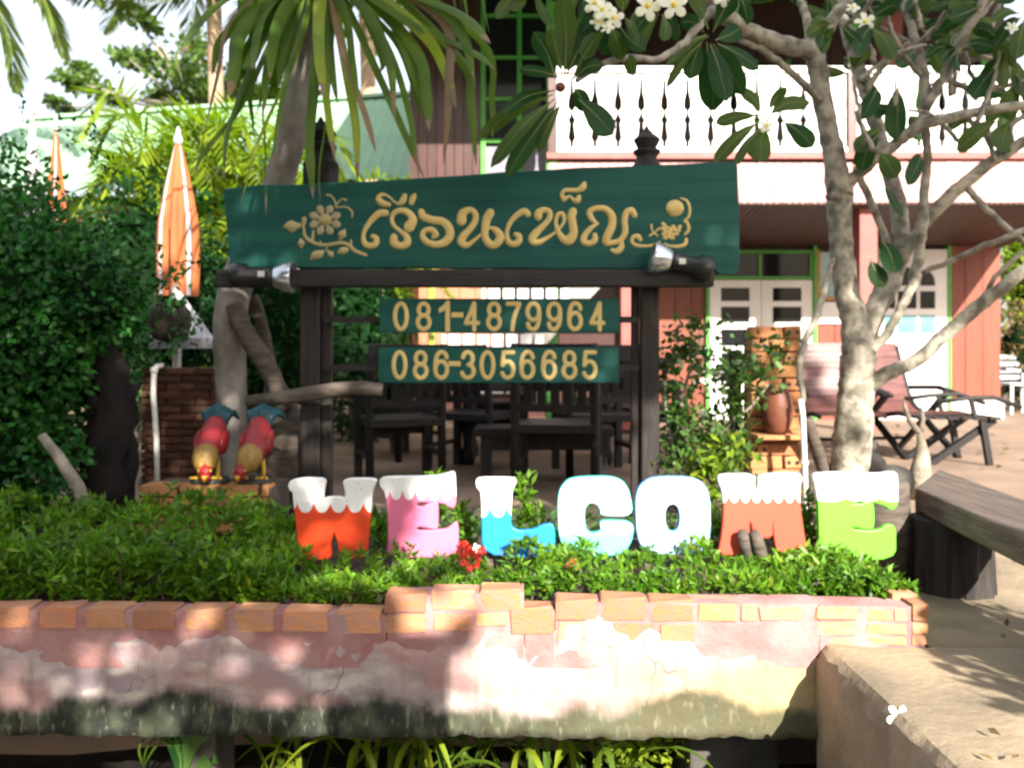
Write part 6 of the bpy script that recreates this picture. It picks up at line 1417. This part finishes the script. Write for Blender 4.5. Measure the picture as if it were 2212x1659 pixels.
P, d = blob(160, (.42, 2.86, -.40), (.20, .10, .16), 91, .9, .3); o = thing('ditch_weed', 'small round leaved weed in the sunny end of the ditch', 'plant', (.42, 2.86, -.56)); leaves('foliage', P, rng.normal(0, 1, P.shape) + vec(0, -.3, .6), .045, .035, MT['leaf_yellow'], o)

# ---- the trees across the road, behind the photographer, two of which shade the sign and the bed
def shade_tree(label, x, y, blobs, n, L, seed, tk=0):
    root = thing('shade_tree', label, 'tree', (x, y, -.62), 'trees across the road'); Cs = []
    for i, (c, r) in enumerate(blobs):
        P, d = blob(n[i], c, r, seed+i, .95, .12); Cs.append(P)
    C = np.concatenate(Cs); leaves('crown', C, rng.normal(0, 1, C.shape), L*rng.uniform(.7, 1.2, len(C)), L*.55, MT['leaf_shrub'], root)
    mb_ = MB(); top = blobs[tk][0]; mb_.tube([(x, y, -.7), (x+.05, y, 1.5), (x*.7+top[0]*.3, y, 3.2), top], [.2, .16, .13, .06], 10); mb_.obj('trunk', MT['bark_grey'], root, True)
shade_tree('leafy tree across the road behind the viewer', -3.2, -3.3, [((-2.2, -3.3, 5.35), (4.25, 1.5, 2.40)), ((.65, -3.3, 4.15), (1.35, .8, .95)), ((-2.2, -3.3, 3.9), (2.2, .8, .9))], (15000, 1100, 1500), .24, 101)
shade_tree('second leafy tree across the road behind the viewer', 5.8, -3.9, [((2.7, -3.3, 6.35), (1.6, 1.0, 1.38)), ((4.8, -3.4, 7.05), (2.0, 1.0, 1.5))], (3800, 4200), .24, 111, 1)
shade_tree('unseen third tree added across the road to cut skylight', -9, -5, [((-9, -5, 5), (4.5, 3, 5))], (9000,), .4, 121)  # tree added out of view to hold back light from the sky
mb = MB(); mb.box((0, -5.2, .5), (40, .3, 2.3)); o = mb.obj('sky_blocker_wall', MT['wall_brown']); tag(o, 'unseen brown wall added across the road behind the viewer to block low skylight', 'wall')  # added out of view, keeps low sky light off the scene
shrub('path_shadow_bush', 'unseen dense green bush added beside the viewer to shade the path', 'bush', (2.50, .22, .70), (.74, .85, .85), 8000, .10, .05, 'leaf_shrub', core=.75, seed=131)  # bush added out of frame to throw shade over the path
n = 90; C = np.c_[rng.uniform(1.0, 2.4, n), rng.uniform(1.2, 4.0, n), np.full(n, .082)]
o = leaves('path_litter', C, rng.normal(0, 1, (n, 3))*vec(1, 1, .12), .035, .015, MT['leaf_dry']); tag(o, 'dry leaves scattered on the concrete path', 'leaves', kind='stuff')
gp = thing('shadow_pillar', 'unseen square pillar added behind the viewer to cast a shadow on the wall', 'pillar', (.92, -1.0, -.62))  # invented out of view for the shadow it drops on the planter wall
mb = MB(); mb.add([(.70, -1.15, -.62), (1.16, -1.15, -.62), (1.16, -.9, -.62), (.70, -.9, -.62), (.76, -1.12, 2.2), (1.06, -1.12, 2.2), (1.06, -.92, 2.2), (.76, -.92, 2.2)], [[0, 3, 2, 1], [4, 5, 6, 7], [0, 1, 5, 4], [1, 2, 6, 5], [2, 3, 7, 6], [3, 0, 4, 7]]); mb.obj('shaft', MT['grey_render'], gp, bevel=.01)
n = 160; C = np.c_[rng.uniform(1.2, 5.5, n), rng.uniform(4.5, 10.5, n), np.full(n, G+.012)]
o = leaves('yard_litter', C, rng.normal(0, 1, (n, 3))*vec(1, 1, .15), .07, .03, MT['leaf_dry']); tag(o, 'dry leaves scattered over the brown yard', 'leaves', kind='stuff')
